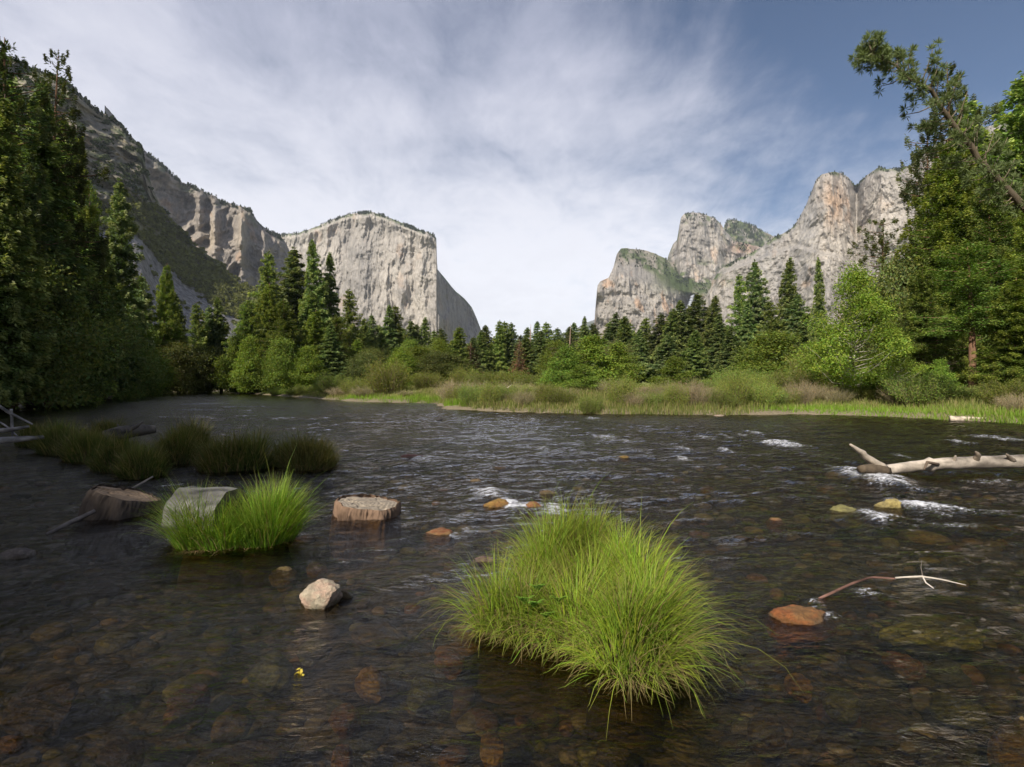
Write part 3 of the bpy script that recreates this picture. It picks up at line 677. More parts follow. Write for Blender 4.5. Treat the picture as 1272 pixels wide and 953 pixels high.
def conifer(name, seed, H, R, clear=0.12, power=0.85, n_br=150, leaves=16000, ls=0.30, droop=0.25, col=(0.045, 0.075, 0.022), bark=BARK, patchy=0.35, tips=1.35, tufty=0.0, rtrunk=None):
    """narrow evergreen: whorled limbs carrying flattened sprays, gaps between them"""
    r = np.random.RandomState(seed); col = np.asarray(col)
    g = Geo(); rt = rtrunk or H * 0.014
    zz = np.linspace(-0.3, H, 14); bend = 0.012 * H
    tx = bend * np.sin(zz / H * 2.2 + seed); ty_ = bend * np.cos(zz / H * 1.7 + seed * 2)
    tx -= tx[0]; ty_ -= ty_[0]
    g.tube(np.stack([tx, ty_, zz], -1), rt * (1 - np.clip(zz / H, 0, 1)) ** 0.8 + 0.02, 9, bark, 0.12, seed)
    q = np.sort(r.uniform(0, 1, n_br) ** 1.05); zb = clear * H + q * (1 - clear) * H * 0.985
    az = (np.arange(n_br) * 2.39996 + r.uniform(-.5, .5, n_br)) % (2 * math.pi)
    lobes = 1 + patchy * vnoise(np.cos(az) * 1.4 + seed, np.sin(az) * 1.4, zb / H * 9, seed)
    L = R * (1 - q) ** power * np.clip(lobes, 0.25, 1.7) * r.uniform(0.75, 1.12, n_br) + 0.02 * R + 0.12
    L *= np.where(q < 0.12, 0.65 + 2.5 * q, 1)
    bx, by = np.interp(zb, zz, tx), np.interp(zb, zz, ty_)
    rise = 0.28 * q + 0.02 + r.uniform(-.2, .2, n_br)
    def bpt(i, s):
        Ls = L[i] * s
        return np.stack([bx[i] + np.cos(az[i]) * Ls, by[i] + np.sin(az[i]) * Ls, zb[i] + L[i] * (rise[i] * s - droop * s * s + 0.10 * s ** 4)], -1)
    for i in range(n_br):
        if L[i] > 0.5:
            s = np.array([0, .35, .7, .98]); ii = np.full(4, i)
            g.tube(bpt(ii, s), np.array([.016, .011, .007, .003]) * (L[i] + 0.6), 4, bark * 0.9, 0, 0)
    w = L ** 1.25; idx = r.choice(n_br, leaves, p=w / w.sum())
    s = 1 - r.uniform(0, 1, leaves) ** 1.35 * 0.93
    if tufty: s = np.where(r.uniform(0, 1, leaves) < tufty, 1 - np.abs(r.normal(0, 0.10, leaves)), s)
    s = np.clip(s, 0.03, 1.05)
    P = bpt(idx, s)
    dirb = np.stack([np.cos(az[idx]), np.sin(az[idx]), rise[idx] - 2 * droop * s], -1); dirb = unit(dirb)
    lat = np.stack([-np.sin(az[idx]), np.cos(az[idx]), np.zeros(leaves)], -1)
    wside = (0.34 * L[idx] * (1.08 - s) ** 0.7 + 0.06) * (0.6 if tufty else 1)
    side = r.uniform(-1, 1, leaves)
    P = P + lat * (side * wside)[:, None] - dirb * (np.abs(side) * wside * 0.2)[:, None]
    P[:, 2] += r.normal(0, 0.19 if not tufty else 0.24, leaves) * (0.5 + L[idx] * 0.18) - np.abs(side) * wside * 0.28
    axd = unit(dirb + lat * (np.sign(side) * r.uniform(.1, 1.2, leaves))[:, None] + r.normal(0, 0.35, (leaves, 3)))
    nrm = unit(np.array([0, 0, 1.0]) + r.normal(0, 0.55, (leaves, 3))); sd_ = unit(np.cross(axd, nrm))
    ln = ls * r.uniform(0.7, 1.4, leaves)
    V, Q = leaf_quads(P, axd, sd_, ln, ln * (0.42 if not tufty else 0.3))
    age = r.uniform(0.65, 1.3, leaves) * (1 + (tips - 1) * (s > 0.9))
    clump = 1 + 0.38 * vnoise(P[:, 0] * 1.2, P[:, 1] * 1.2, P[:, 2] * 1.0, seed + 3)
    c = col[None, :] * (age * clump)[:, None]; c[:, 0] *= 1 + 0.25 * (s > 0.9)
    gl = Geo(); gl.add(V, Q, None, np.repeat(c, 4, 0))
    return dict(name=name, H=H, R=R, trunk=g.mesh('trunk', M_BARK), crown=gl.mesh('crown', M_NEEDLE, False))

def broadleaf(name, seed, H, R, base=0.18, leaves=18000, ls=0.22, col=(0.07, 0.12, 0.022), bark=BARK, nclump=70, shape='round', trunks=1, clump_r=0.17, rtrunk=None, open_=0.0):
    r = np.random.RandomState(seed); col = np.asarray(col); g = Geo(); gl = Geo()
    rt = rtrunk or H * 0.016
    cl = []
    for k in range(nclump):
        q = r.uniform(0, 1) ** (0.9 if shape != 'cone' else 1.2); z = base + (1 - base) * q
        if shape == 'round': rad = math.sqrt(max(0.02, 1 - (2 * (q * 0.93 + 0.05) - 0.85) ** 2 / 1.4))
        elif shape == 'cone': rad = max(0.06, (1 - q) ** 1.0 * (0.55 + 0.9 * min(1, q * 3.5)))
        else: rad = 0.35 + 0.9 * q if q < 0.6 else 0.9 * (1 - (q - 0.6) ** 2 * 4)
        a = r.uniform(0, 2 * math.pi); rr = R * rad * (0.25 + 0.75 * r.uniform(0, 1) ** 0.5) * (1 + 0.2 * math.sin(a * 3 + seed + z * 5))
        cl.append((math.cos(a) * rr, math.sin(a) * rr, z * H * 0.97))
    cl = np.array(cl)
    stems = []
    for s_ in range(trunks):
        a = r.uniform(0, 6.28); lean = (0.02 if trunks == 1 else 0.28) * H; n = 9; tt = np.linspace(-0.03, 0.93, n)
        off = 0 if trunks == 1 else R * 0.12
        p = np.stack([math.cos(a) * (off + lean * tt ** 1.4) + 0.015 * H * np.sin(tt * 5 + s_), math.sin(a) * (off + lean * tt ** 1.4) + 0.015 * H * np.cos(tt * 4 + s_), tt * H], -1)
        g.tube(p, rt * (1.05 - tt) ** 0.9 / (trunks ** 0.4) + 0.012, 8, bark, 0.1, seed + s_); stems.append(p)
    for k, c in enumerate(cl):
        p = stems[k % trunks]; h = max(0.02 * H, c[2] - math.hypot(c[0], c[1]) * r.uniform(0.5, 0.9)); h = max(h, base * 0.55 * H)
        b = np.array([np.interp(h, p[:, 2], p[:, j]) for j in range(3)])
        m = (b + c) / 2 + np.array([0, 0, -0.03 * H]) + r.normal(0, 0.015 * H, 3)
        g.tube(np.array([b, (b + m) / 2, m, c]), np.array([.34, .26, .18, .06]) * rt * (0.5 if nclump > 40 else .7), 5, bark, 0, k)
    per = leaves // nclump; idx = np.repeat(np.arange(nclump), per); n = len(idx)
    d = unit(r.normal(size=(n, 3))); rad = r.uniform(0, 1, n) ** 0.45
    csz = (R * clump_r * 2 + 0.05) * r.uniform(0.6, 1.35, nclump)
    off = d * (rad * csz[idx])[:, None] * np.array([1.15, 1.15, 0.72])
    # scatter along the limb as well, so the clumps melt together
    P = cl[idx] * (1 - 0.28 * r.uniform(0, 1, (n, 1)) ** 2 * np.array([1, 1, 0.35])) + off
    P[:, 2] = np.maximum(P[:, 2], 0.02 * H + r.uniform(0, .15, n))
    ax = unit(d + r.normal(0, 0.8, (n, 3)) + np.array([0, 0, -0.35])); nr = unit(np.array([0, 0, .8]) + d * 0.5 + r.normal(0, 0.6, (n, 3))); sd_ = unit(np.cross(ax, nr))
    ln = ls * r.uniform(0.6, 1.35, n)
    V, Q = leaf_quads(P, ax, sd_, ln, ln * 0.62)
    c = col[None, :] * (r.uniform(0.7, 1.3, n) * (1 + 0.34 * r.uniform(-1, 1, nclump))[idx])[:, None]
    c[:, 0] *= r.uniform(0.85, 1.35, n)
    gl.add(V, Q, None, np.repeat(c, 4, 0))
    return dict(name=name, H=H, R=R, trunk=g.mesh('trunk', M_BARK), crown=gl.mesh('crown', M_LEAF, False))

def brush(name, seed, H, R, stems=160, leaves=5000, ls=0.11, col=(0.10, 0.13, 0.03), stemcol=(0.22, 0.16, 0.11), spread=0.55, leafy=1.0):
    """willow or twiggy thicket: many stems fanning from the ground with leaves along them"""
    r = np.random.RandomState(seed); g = Geo(); gl = Geo(); col = np.asarray(col)
    a = r.uniform(0, 2 * math.pi, stems); br = R * 0.55 * np.sqrt(r.uniform(0, 1, stems)); bx, by = np.cos(a) * br, np.sin(a) * br
    a2 = a + r.normal(0, 0.5, stems); lean = spread * (br / (R * .55)) * r.uniform(0.4, 1.2, stems) + 0.08
    hh = H * r.uniform(0.62, 1.05, stems) * np.sqrt(np.clip(1 - (br / R) ** 2 * 0.9, 0.1, 1)) * (1 + 0.15 * np.sin(a * 3 + seed))
    def sp(i, s): return np.stack([bx[i] + np.cos(a2[i]) * lean[i] * R * 0.9 * s ** 1.3, by[i] + np.sin(a2[i]) * lean[i] * R * 0.9 * s ** 1.3, hh[i] * s * (1 - 0.12 * s * lean[i])], -1)
    for i in range(stems):
        s = np.array([0, .4, .75, 1.0]); p = sp(np.full(4, i), s); p[1:] += r.normal(0, 0.02 * H, (3, 3)); p[0, 2] = -0.15
        g.tube(p, np.array([.010, .008, .005, .002]) * (0.6 + H * 0.35), 3, np.array(stemcol) * r.uniform(.7, 1.3), 0, i)
        for kk in range(2):
            s0 = r.uniform(.3, .8); b = sp(np.array([i]), np.array([s0]))[0]; e = b + np.array([r.normal(0, .12), r.normal(0, .12), r.uniform(.08, .25)]) * H
            g.tube(np.array([b, (b + e) / 2 + r.normal(0, .01 * H, 3), e]), np.array([.005, .003, .0015]) * (0.6 + H * 0.35), 3, np.array(stemcol) * r.uniform(.7, 1.3), 0, i)
    n = int(leaves * leafy); idx = r.randint(0, stems, n); s = r.uniform(0.12, 1.04, n) ** 0.8
    P = sp(idx, s) + r.normal(0, 1, (n, 3)) * (0.05 * H * (0.6 + s))[:, None]; P[:, 2] = np.maximum(P[:, 2], 0.03)
    ax = unit(np.stack([np.cos(a2[idx]), np.sin(a2[idx]), np.full(n, 1.0)], -1) + r.normal(0, 0.7, (n, 3))); sd_ = unit(np.cross(ax, r.normal(size=(n, 3))))
    ln = ls * r.uniform(.6, 1.4, n); V, Q = leaf_quads(P, ax, sd_, ln, ln * 0.42)
    c = col[None, :] * r.uniform(.7, 1.35, (n, 1)); c[:, 0] *= r.uniform(.85, 1.4, n)
    gl.add(V, Q, None, np.repeat(c, 4, 0))
    return dict(name=name, H=H, R=R, trunk=g.mesh('stems', M_BARK), crown=gl.mesh('leaves', M_LEAF, False), parts=('stems', 'leaves'))

PR = {}
PR['fir'] = [conifer('fir_tree', 11, 25, 3.6, 0.07, 0.72, 300, 42000, 0.36, 0.30, (0.175, 0.240, 0.070)), conifer('fir_tree', 12, 25, 3.2, 0.12, 0.80, 270, 38000, 0.36, 0.36, (0.155, 0.220, 0.072), patchy=0.6),
             conifer('fir_tree', 13, 25, 4.0, 0.05, 0.65, 310, 42000, 0.36, 0.26, (0.195, 0.265, 0.065), patchy=0.55), conifer('fir_tree', 15, 25, 3.0, 0.16, 0.70, 250, 34000, 0.36, 0.32, (0.165, 0.220, 0.085), patchy=0.75)]
PR['cedar'] = [conifer('cedar_tree', 21, 22, 4.2, 0.05, 0.62, 330, 85000, 0.23, 0.22, (0.155, 0.215, 0.037), REDBARK, 0.7, 1.3), conifer('cedar_tree', 22, 22, 4.6, 0.03, 0.55, 330, 80000, 0.23, 0.26, (0.130, 0.185, 0.037), REDBARK, 0.8, 1.3)]
PR['pine'] = [conifer('pine_tree', 31, 26, 4.2, 0.16, 0.50, 200, 42000, 0.30, 0.04, (0.075, 0.105, 0.042), REDBARK * 0.8, 0.6, 1.1, 0.5, 0.33), conifer('pine_tree', 32, 26, 4.6, 0.14, 0.5, 190, 42000, 0.30, 0.08, (0.080, 0.112, 0.042), REDBARK * .8, 0.7, 1.1, 0.5, 0.33)]
PR['sparse'] = [conifer('pine_tree', 33, 22, 3.4, 0.3, 0.35, 120, 11000, 0.32, 0.0, (0.11, 0.14, 0.05), REDBARK * 0.8, 0.7, 1.1, 0.8, 0.2)]
PR['redtrunk'] = [conifer('cedar_tree', 23, 18, 3.6, 0.42, 0.35, 110, 26000, 0.22, 0.15, (0.13, 0.19, 0.035), REDBARK * 1.0, 0.9, 1.2, rtrunk=0.32)]
PR['dead'] = [conifer('dead_fir', 41, 18, 2.6, 0.15, 0.8, 150, 3600, 0.30, 0.35, (0.20, 0.105, 0.06), BARK * 1.5, 0.5, 1.0)]
PR['snag'] = [conifer('dead_fir', 42, 18, 1.4, 0.2, 0.7, 90, 60, 0.2, 0.3, (0.2, 0.15, 0.1), BARK * 2.4, 0.5, 1.0)]
PR['oak'] = [broadleaf('oak_tree', 51, 16, 6.5, 0.10, 30000, 0.36, (0.125, 0.165, 0.04), nclump=120), broadleaf('oak_tree', 52, 16, 6.0, 0.12, 28000, 0.36, (0.11, 0.15, 0.04), nclump=100, clump_r=0.2)]
PR['alder'] = [broadleaf('alder_tree', 53, 14, 4.4, 0.05, 28000, 0.30, (0.17, 0.26, 0.034), nclump=120, shape='cone', clump_r=0.16), broadleaf('alder_tree', 54, 14, 4.8, 0.06, 28000, 0.30, (0.15, 0.23, 0.034), nclump=110, shape='cone', clump_r=0.19)]
PR['cottonwood'] = [broadleaf('cottonwood_tree', 55, 9, 2.9, 0.14, 26000, 0.12, (0.19, 0.29, 0.035), np.array([.42, .38, .31]), nclump=110, shape='cone', clump_r=0.095, rtrunk=0.15)]
PR['sapling'] = [broadleaf('young_tree', 56, 5, 2.0, 0.04, 14000, 0.13, (0.17, 0.27, 0.035), nclump=85, shape='cone', trunks=4, clump_r=0.11), broadleaf('young_tree', 57, 5, 2.2, 0.03, 15000, 0.13, (0.14, 0.225, 0.032), nclump=85, shape='cone', trunks=5, clump_r=0.12)]
PR['willow'] = [brush('willow_shrub', 61, 3, 2.2, 130, 14000, 0.13, (0.20, 0.275, 0.05)), brush('willow_shrub', 62, 3, 2.4, 130, 14000, 0.13, (0.165, 0.245, 0.045))]
PR['brush'] = [brush('twiggy_shrub', 63, 2, 1.8, 260, 2600, 0.09, (0.22, 0.23, 0.07), (0.30, 0.26, 0.16), 0.7), brush('twiggy_shrub', 64, 2, 1.9, 280, 2200, 0.09, (0.24, 0.22, 0.09), (0.33, 0.27, 0.17), 0.8)]

_cnt = {}
def copy_thing(proto, name, cat, label, group, loc, sx, sz, rz, tilt=(0, 0)):
    e = bpy.data.objects.new(name, None); COL.objects.link(e); e.empty_display_size = 0.5
    e.location = loc; e.scale = (sx, sx, sz); e.rotation_euler = (tilt[0], tilt[1], rz)
    tag(e, label, cat, group)
    a, b = proto.get('parts', ('trunk', 'crown'))
    link(a, proto['trunk'], e); link(b, proto['crown'], e)
    return e
def tree(kind, px, topy, Y, wpx=None, label=None, group=None, cat=None, rz=None, var=None, basez=None):
    _cnt[kind] = _cnt.get(kind, -1) + 1; i = _cnt[kind]
    P = PR[kind][(i if var is None else var) % len(PR[kind])]
    x, y, ztop = WP(px, topy, Y); zg = gh(x, Y) if basez is None else basez
    H = max(0.6, ztop - zg); sz = H / P['H']
    sx = sz if wpx is None else (wpx / F * Y / 2) / (P['R'] * 1.02) * (1.3 if kind in ('fir', 'pine') else 1.1)
    cats = dict(fir='fir tree', cedar='cedar tree', redtrunk='cedar tree', pine='pine tree', sparse='pine tree', dead='dead tree', snag='dead tree', oak='tree', alder='tree', cottonwood='tree', sapling='young tree', willow='shrub', brush='shrub')
    r = np.random.RandomState(int(px * 7 + topy * 13) % 100000)
    return copy_thing(P, P['name'], cat or cats[kind], label, group, (x, Y, zg - 0.05), sx, sz, r.uniform(0, 6.28) if rz is None else rz, tuple(r.normal(0, .018, 2)))

# -- left bank, mostly in the mountain's shade
T = tree
T('pine', 16, 50, 40, 100, 'tallest dark pine at the left edge of the picture, tufted crown against the sky', 'trees on the shaded left bank')
T('pine', 60, 54, 46, 88, 'tall pine with a tufted top just right of the leftmost pine', 'trees on the shaded left bank')
T('pine', -40, 30, 38, 90, 'dark pine half cut off by the left edge of the picture', 'trees on the shaded left bank')
T('fir', -10, 110, 33, 90, 'dark fir in front of the leftmost tall pine', 'trees on the shaded left bank')
T('fir', 38, 98, 44, 96, 'dark fir standing between the two tall left pines', 'trees on the shaded left bank')
T('cedar', 92, 150, 60, 80, 'sunlit-topped cedar right of the tall left pines, pointed crown', 'trees on the shaded left bank')
T('fir', 78, 165, 52, 85, 'shaded fir under the second tall left pine', 'trees on the shaded left bank')
T('cedar', 122, 222, 68, 66, 'green cedar with bright tip before the left crags', 'trees on the shaded left bank')
T('fir', 148, 214, 80, 50, 'slim dark fir where the brush slope begins', 'trees on the shaded left bank')
T('fir', 105, 262, 58, 70, 'dark layered fir below the green cedar with bright tip', 'trees on the shaded left bank')
T('fir', 135, 300, 62, 56, 'dark fir left of the grey talus fan', 'trees on the shaded left bank')
T('oak', 20, 315, 38, 150, 'broad dark leafy tree at the left edge above the river', 'trees on the shaded left bank')
T('oak', 85, 345, 48, 120, 'dark leafy tree overhanging the left shore below the firs', 'trees on the shaded left bank')
T('oak', 130, 385, 64, 90, 'dark round tree at the water on the left, before the talus', 'trees on the shaded left bank')
T('oak', -60, 300, 34, 150, 'dark leafy tree just off the left edge', 'trees on the shaded left bank')
T('fir', 165, 345, 92, 40, 'slim fir left of three sunlit firs before the talus', 'firs in front of the talus fan')
T('fir', 178, 338, 98, 38, 'first of the sunlit firs before the talus fan, sharp top', 'firs in front of the talus fan')
T('cedar', 200, 326, 96, 42, 'tallest sunlit fir in front of the talus fan', 'firs in front of the talus fan')
T('fir', 222, 362, 104, 36, 'narrow fir right of the tallest one before the talus', 'firs in front of the talus fan')
T('fir', 213, 345, 112, 34, 'dim fir behind the narrow firs before the talus', 'firs in front of the talus fan')
T('fir', 245, 375, 112, 36, 'dark pointed fir above the far bend of the river', 'firs in front of the talus fan')
T('fir', 260, 378, 116, 32, 'twin dark fir, left of the bright leafy trees', 'firs in front of the talus fan')
T('fir', 275, 368, 118, 34, 'dark fir touching the bright leafy trees on its right', 'firs in front of the talus fan')
T('alder', 178, 405, 86, 64, 'sunlit leafy tree low in front of the talus firs', 'leafy trees on the far left shore')
T('oak', 215, 425, 96, 60, 'shaded leafy tree at the far left waterline', 'leafy trees on the far left shore')
T('oak', 250, 430, 108, 55, 'shaded round tree beside the far bend of the river', 'leafy trees on the far left shore')
T('oak', 160, 440, 78, 70, 'dark low leafy tree at the shaded left waterline', 'leafy trees on the far left shore')
T('fir', 0, 90, 50, 90, 'dark fir behind the leftmost tall pine', 'trees on the shaded left bank')
# trees of the left bank beside and behind the camera (they throw the shade on the near river)
SHX = -23.7
SHADE = [(-34, 14, 28), (-41, 22, 29), (-50, 33, 28), (-36, 2, 30), (-44, 8, 28), (-52, 20, 28)]
for k_ in range(12):                                   # dense row whose shadow edge runs out over the river
    SHADE.append((SHX - 1.47 * k_, -22.5 + k_ * 2.9, 31 + 3 * math.sin(k_ * 2.3)))
    SHADE.append((SHX - 7 - 1.47 * k_, -26 + k_ * 3.1, 30 + 3 * math.sin(k_ * 1.7)))
SHADE += [(-48, -6, 33), (-52, 6, 34), (-57, 15, 33), (-62, 26, 34), (-69, 36, 33), (-74, 50, 34), (-44, -14, 33), (-58, 2, 35), (-66, 14, 35), (-72, 26, 34), (-80, 62, 34), (-78, 40, 34)]
SHADE += [(SHX + .5, -28, 30), (SHX - 7, -33, 31)]
for i, (x, y, h) in enumerate([(-50, 22, 27), (-54, 34, 27), (-61, 44, 27), (-58, 10, 28), (-66, 30, 28), (-73, 48, 28), (-47, 10, 26), (-66, 56, 27), (-80, 66, 28), (-70, 18, 28), (-46, -2, 27)]):
    P = PR['oak'][i % 2]
    copy_thing(P, P['name'], 'tree', 'tall tree on the left bank outside the picture', 'bank trees outside the picture', (x, y, max(0.0, gh(x, y)) - 0.1), h / P['H'] * 0.9, h / P['H'], i * 1.7)
for i, (x, y, h) in enumerate(SHADE):
    P = PR['fir'][i % 4]
    copy_thing(P, P['name'], 'tree', 'tall tree on the left bank outside the picture', 'bank trees outside the picture', (x, y, max(0.0, gh(x, y)) - 0.1), h / P['H'] * 0.95, h / P['H'], i * 1.3)
# -- big cluster before the monolith
g_ = 'tree cluster left of the pale monolith'
T('fir', 327, 308, 122, 46, 'tall fir, leftmost of the four rising over the left cluster', g_, 'tree')
T('fir', 362, 303, 118, 54, 'broad tall fir, second from the left over the left cluster', g_, 'tree')
T('fir', 395, 296, 116, 42, 'highest fir of the cluster, in front of the monolith wall', g_, 'tree')
T('fir', 410, 312, 120, 40, 'fir close behind the highest fir of the cluster', g_, 'tree')
T('fir', 434, 357, 112, 38, 'narrow fir standing apart on the right of the cluster', g_, 'tree')
T('fir', 345, 350, 112, 50, 'fir sunk among the feathery green trees of the left cluster', g_, 'tree')
T('fir', 382, 360, 108, 50, 'dark fir in the middle of the left cluster', g_, 'tree')
T('cedar', 305, 372, 104, 58, 'bright feathery green tree at the left end of the cluster', g_, 'tree')
T('cedar', 332, 352, 102, 60, 'tall feathery green tree, second in the left cluster', g_, 'tree')
T('cedar', 356, 372, 92, 62, 'large feathery green tree at the centre of the left cluster', g_, 'tree')
T('alder', 300, 412, 100, 56, 'yellow-green feathery green tree right at the bend of the river', g_, 'tree')
T('cedar', 388, 385, 94, 54, 'feathery green tree right of centre in the left cluster', g_, 'tree')
T('cedar', 421, 392, 96, 46, 'pointed feathery green tree at the right of the left cluster', g_, 'tree')
T('cedar', 442, 420, 92, 40, 'small pointed tree in front of the narrow lone fir', g_, 'tree')
T('cedar', 320, 425, 96, 50, 'low feathery green tree over the bank below the left cluster', g_, 'tree')
T('fir', 412, 400, 88, 40, 'short dark fir low in the left cluster', g_, 'tree')
T('alder', 312, 415, 92, 46, 'light green leafy tree at the water, left front of the left cluster', g_, 'tree')
T('alder', 350, 418, 88, 54, 'light green leafy tree in the middle front of the left cluster', g_, 'tree')
T('alder', 380, 428, 84, 44, 'small light green leafy tree, right front of the left cluster', g_, 'tree')
# -- below the monolith
g_ = 'conifers in front of the monolith foot'
for px, ty, Y, w, lab in [(452, 393, 140, 26, 'leftmost small fir under the monolith face'), (463, 389, 145, 28, 'fir with a thin top under the dark recess of the monolith'), (476, 412, 120, 30, 'short fir before the monolith foot, left part'),
                          (485, 378, 128, 34, 'taller fir, left of a close pair under the monolith'), (496, 377, 130, 34, 'right fir of a close tall pair under the monolith'), (511, 396, 138, 28, 'dark blunt fir under the bright part of the monolith'),
                          (527, 393, 140, 28, 'lone pointed fir right of the dark blunt fir'), (542, 418, 120, 34, 'fir at the foot of the monolith edge'), (572, 404, 112, 36, 'dark pointed fir before the shaded side of the monolith'),
                          (590, 420, 130, 26, 'small fir right of the dark pointed fir'), (600, 409, 140, 30, 'sharp fir just right of the monolith'), (610, 424, 150, 26, 'low fir in the gap before the twin pines'),
                          (622, 396, 142, 26, 'left twin of two tall firs with bare trunks'), (632, 399, 145, 26, 'right twin of two tall firs with bare trunks')]:
    T('fir', px, ty, Y, w, lab, g_)
T('dead', 583, 425, 118, 34, 'rust-brown dying fir left of the twin tall firs', 'dying conifers')
T('dead', 645, 420, 130, 24, 'thin reddish dying tree right of the twin tall firs', 'dying conifers')
T('snag', 658, 402, 140, 16, 'bare grey snag poking above the woods in the valley gap', 'dying conifers')
T('snag', 706, 402, 110, 14, 'bare leaning snag by the hazy far ridge', 'dying conifers')
g_ = 'woods in the valley gap'
for px, ty, Y, w, lab in [(655, 418, 140, 34, 'dull green fir below the bare snag'), (668, 410, 138, 32, 'pale topped fir in the valley gap'), (682, 422, 145, 34, 'rounded fir in the valley gap'), (694, 428, 135, 34, 'dark low fir in the valley gap'),
                          (712, 425, 150, 30, 'fir left of the dark pointed fir by the ridge'), (724, 392, 150, 24, 'dark pointed fir standing over the gap by the cliff'), (740, 405, 160, 30, 'fir beneath the left edge of the right cliffs')]:
    T('fir', px, ty, Y, w, lab, g_)
g_ = 'conifer wood below the right cliffs'
for px, ty, Y, w, lab in [(760, 387, 150, 34, 'first fir of the wood below the low right cliff'), (775, 392, 140, 38, 'dark fir second in the wood below the low cliff'), (792, 408, 128, 30, 'grey-green fir with a bare stem below the low cliff'),
                          (805, 392, 150, 32, 'slim fir in the wood below the low cliff'), (818, 388, 142, 36, 'fir left of the broad firs under the waterfall'), (832, 382, 138, 40, 'broad dark fir left of the waterfall'),
                          (845, 372, 140, 42, 'dark fir directly left below the waterfall'), (858, 380, 150, 34, 'fir topping out just under the waterfall'), (872, 362, 142, 40, 'large dark fir right of the waterfall'),
                          (884, 366, 136, 38, 'fir with full dark crown right of the waterfall pair'), (896, 388, 128, 36, 'shorter fir left of three tall spires'), (917, 338, 136, 34, 'first of three tall pointed firs before the pale cliff'),
                          (943, 319, 138, 38, 'tallest middle fir of the three before the pale cliff'), (975, 318, 136, 40, 'third of the three tall firs, ragged crown'), (930, 372, 128, 34, 'filler fir between the first two tall spires'),
                          (960, 372, 126, 38, 'dark fir between the second and third tall spires'), (992, 362, 120, 40, 'dark fir right of the third tall spire'), (1018, 318, 70, 24, 'narrow dark fir behind the pale-trunked cottonwood'),
                          (1003, 388, 100, 44, 'dark fir left of the narrow dark one'), (750, 420, 120, 36, 'low fir behind the bright leafy thicket'), (826, 415, 118, 34, 'low dark fir behind the meadow, left part'), (862, 410, 120, 36, 'low dark fir behind the meadow, middle'),
                          (905, 405, 116, 36, 'low dark fir behind the meadow, right part')]:
    T('fir', px, ty, Y, w, lab, g_)
# leafy edge of the wood behind the meadow
rr = np.random.RandomState(77)
for px in list(range(450, 560, 16)) + [690, 705, 770]:
    T('alder' if rr.rand() < .6 else 'oak', px + rr.uniform(-5, 5), rr.uniform(418, 446), rr.uniform(84, 112) if px < 560 else rr.uniform(95, 125), rr.uniform(38, 54), 'leafy tree filling the wood edge behind the far bank, between taller firs', 'leafy trees of the wood edge')
for px in list(range(440, 1010, 12)):
    T('fir', px + rr.uniform(-5, 5), rr.uniform(396, 424), rr.uniform(150, 185), rr.uniform(28, 38), 'fir in the back rows of the wood, lower than the named ones', 'back rows of the wood')
for px in list(range(150, 470, 20)):
    T('fir', px + rr.uniform(-6, 6), rr.uniform(405, 432) , rr.uniform(150, 175), rr.uniform(30, 40), 'fir in the dim back rows of the left wood', 'back rows of the left wood')
T('alder', 520, 428, 82, 60, 'bright leafy tree under the monolith, right of the round willow', 'leafy trees of the near bank')
T('alder', 500, 436, 76, 54, 'light green tree just behind the round willow', 'leafy trees of the near bank')
T('oak', 548, 438, 78, 60, 'mid green tree behind the tan brush', 'leafy trees of the near bank')
T('alder', 962, 410, 80, 96, 'large round light green tree in front of the three tall firs', 'leafy trees of the near bank')
# -- far bank, near the water
g_ = 'leafy trees of the near bank'
T('sapling', 735, 416, 44, 84, 'highest bright leafy tree of the thicket across the river', g_)
T('sapling', 704, 428, 42, 62, 'bright leafy tree at the left of the thicket across the river', g_)
T('sapling', 768, 425, 46, 66, 'leafy tree at the right of the thicket across the river', g_)
T('sapling', 722, 452, 38, 62, 'low leafy tree at the front of the thicket', g_)
T('sapling', 688, 456, 44, 46, 'small leafy tree left of the thicket', g_)
T('sapling', 838, 442, 40, 62, 'bright young tree standing alone before the meadow', g_)
T('cottonwood', 1060, 322, 33.5, 124, 'bright cottonwood with a pale trunk beside the water on the right', g_)
T('cottonwood', 1108, 398, 33, 74, 'lower bright green tree leaning right of the pale-trunked cottonwood', g_)
T('sapling', 1168, 445, 31, 40, 'small fresh green tree right of the cottonwood at the bank', g_)
g_ = 'willows and shrubs of the far bank'
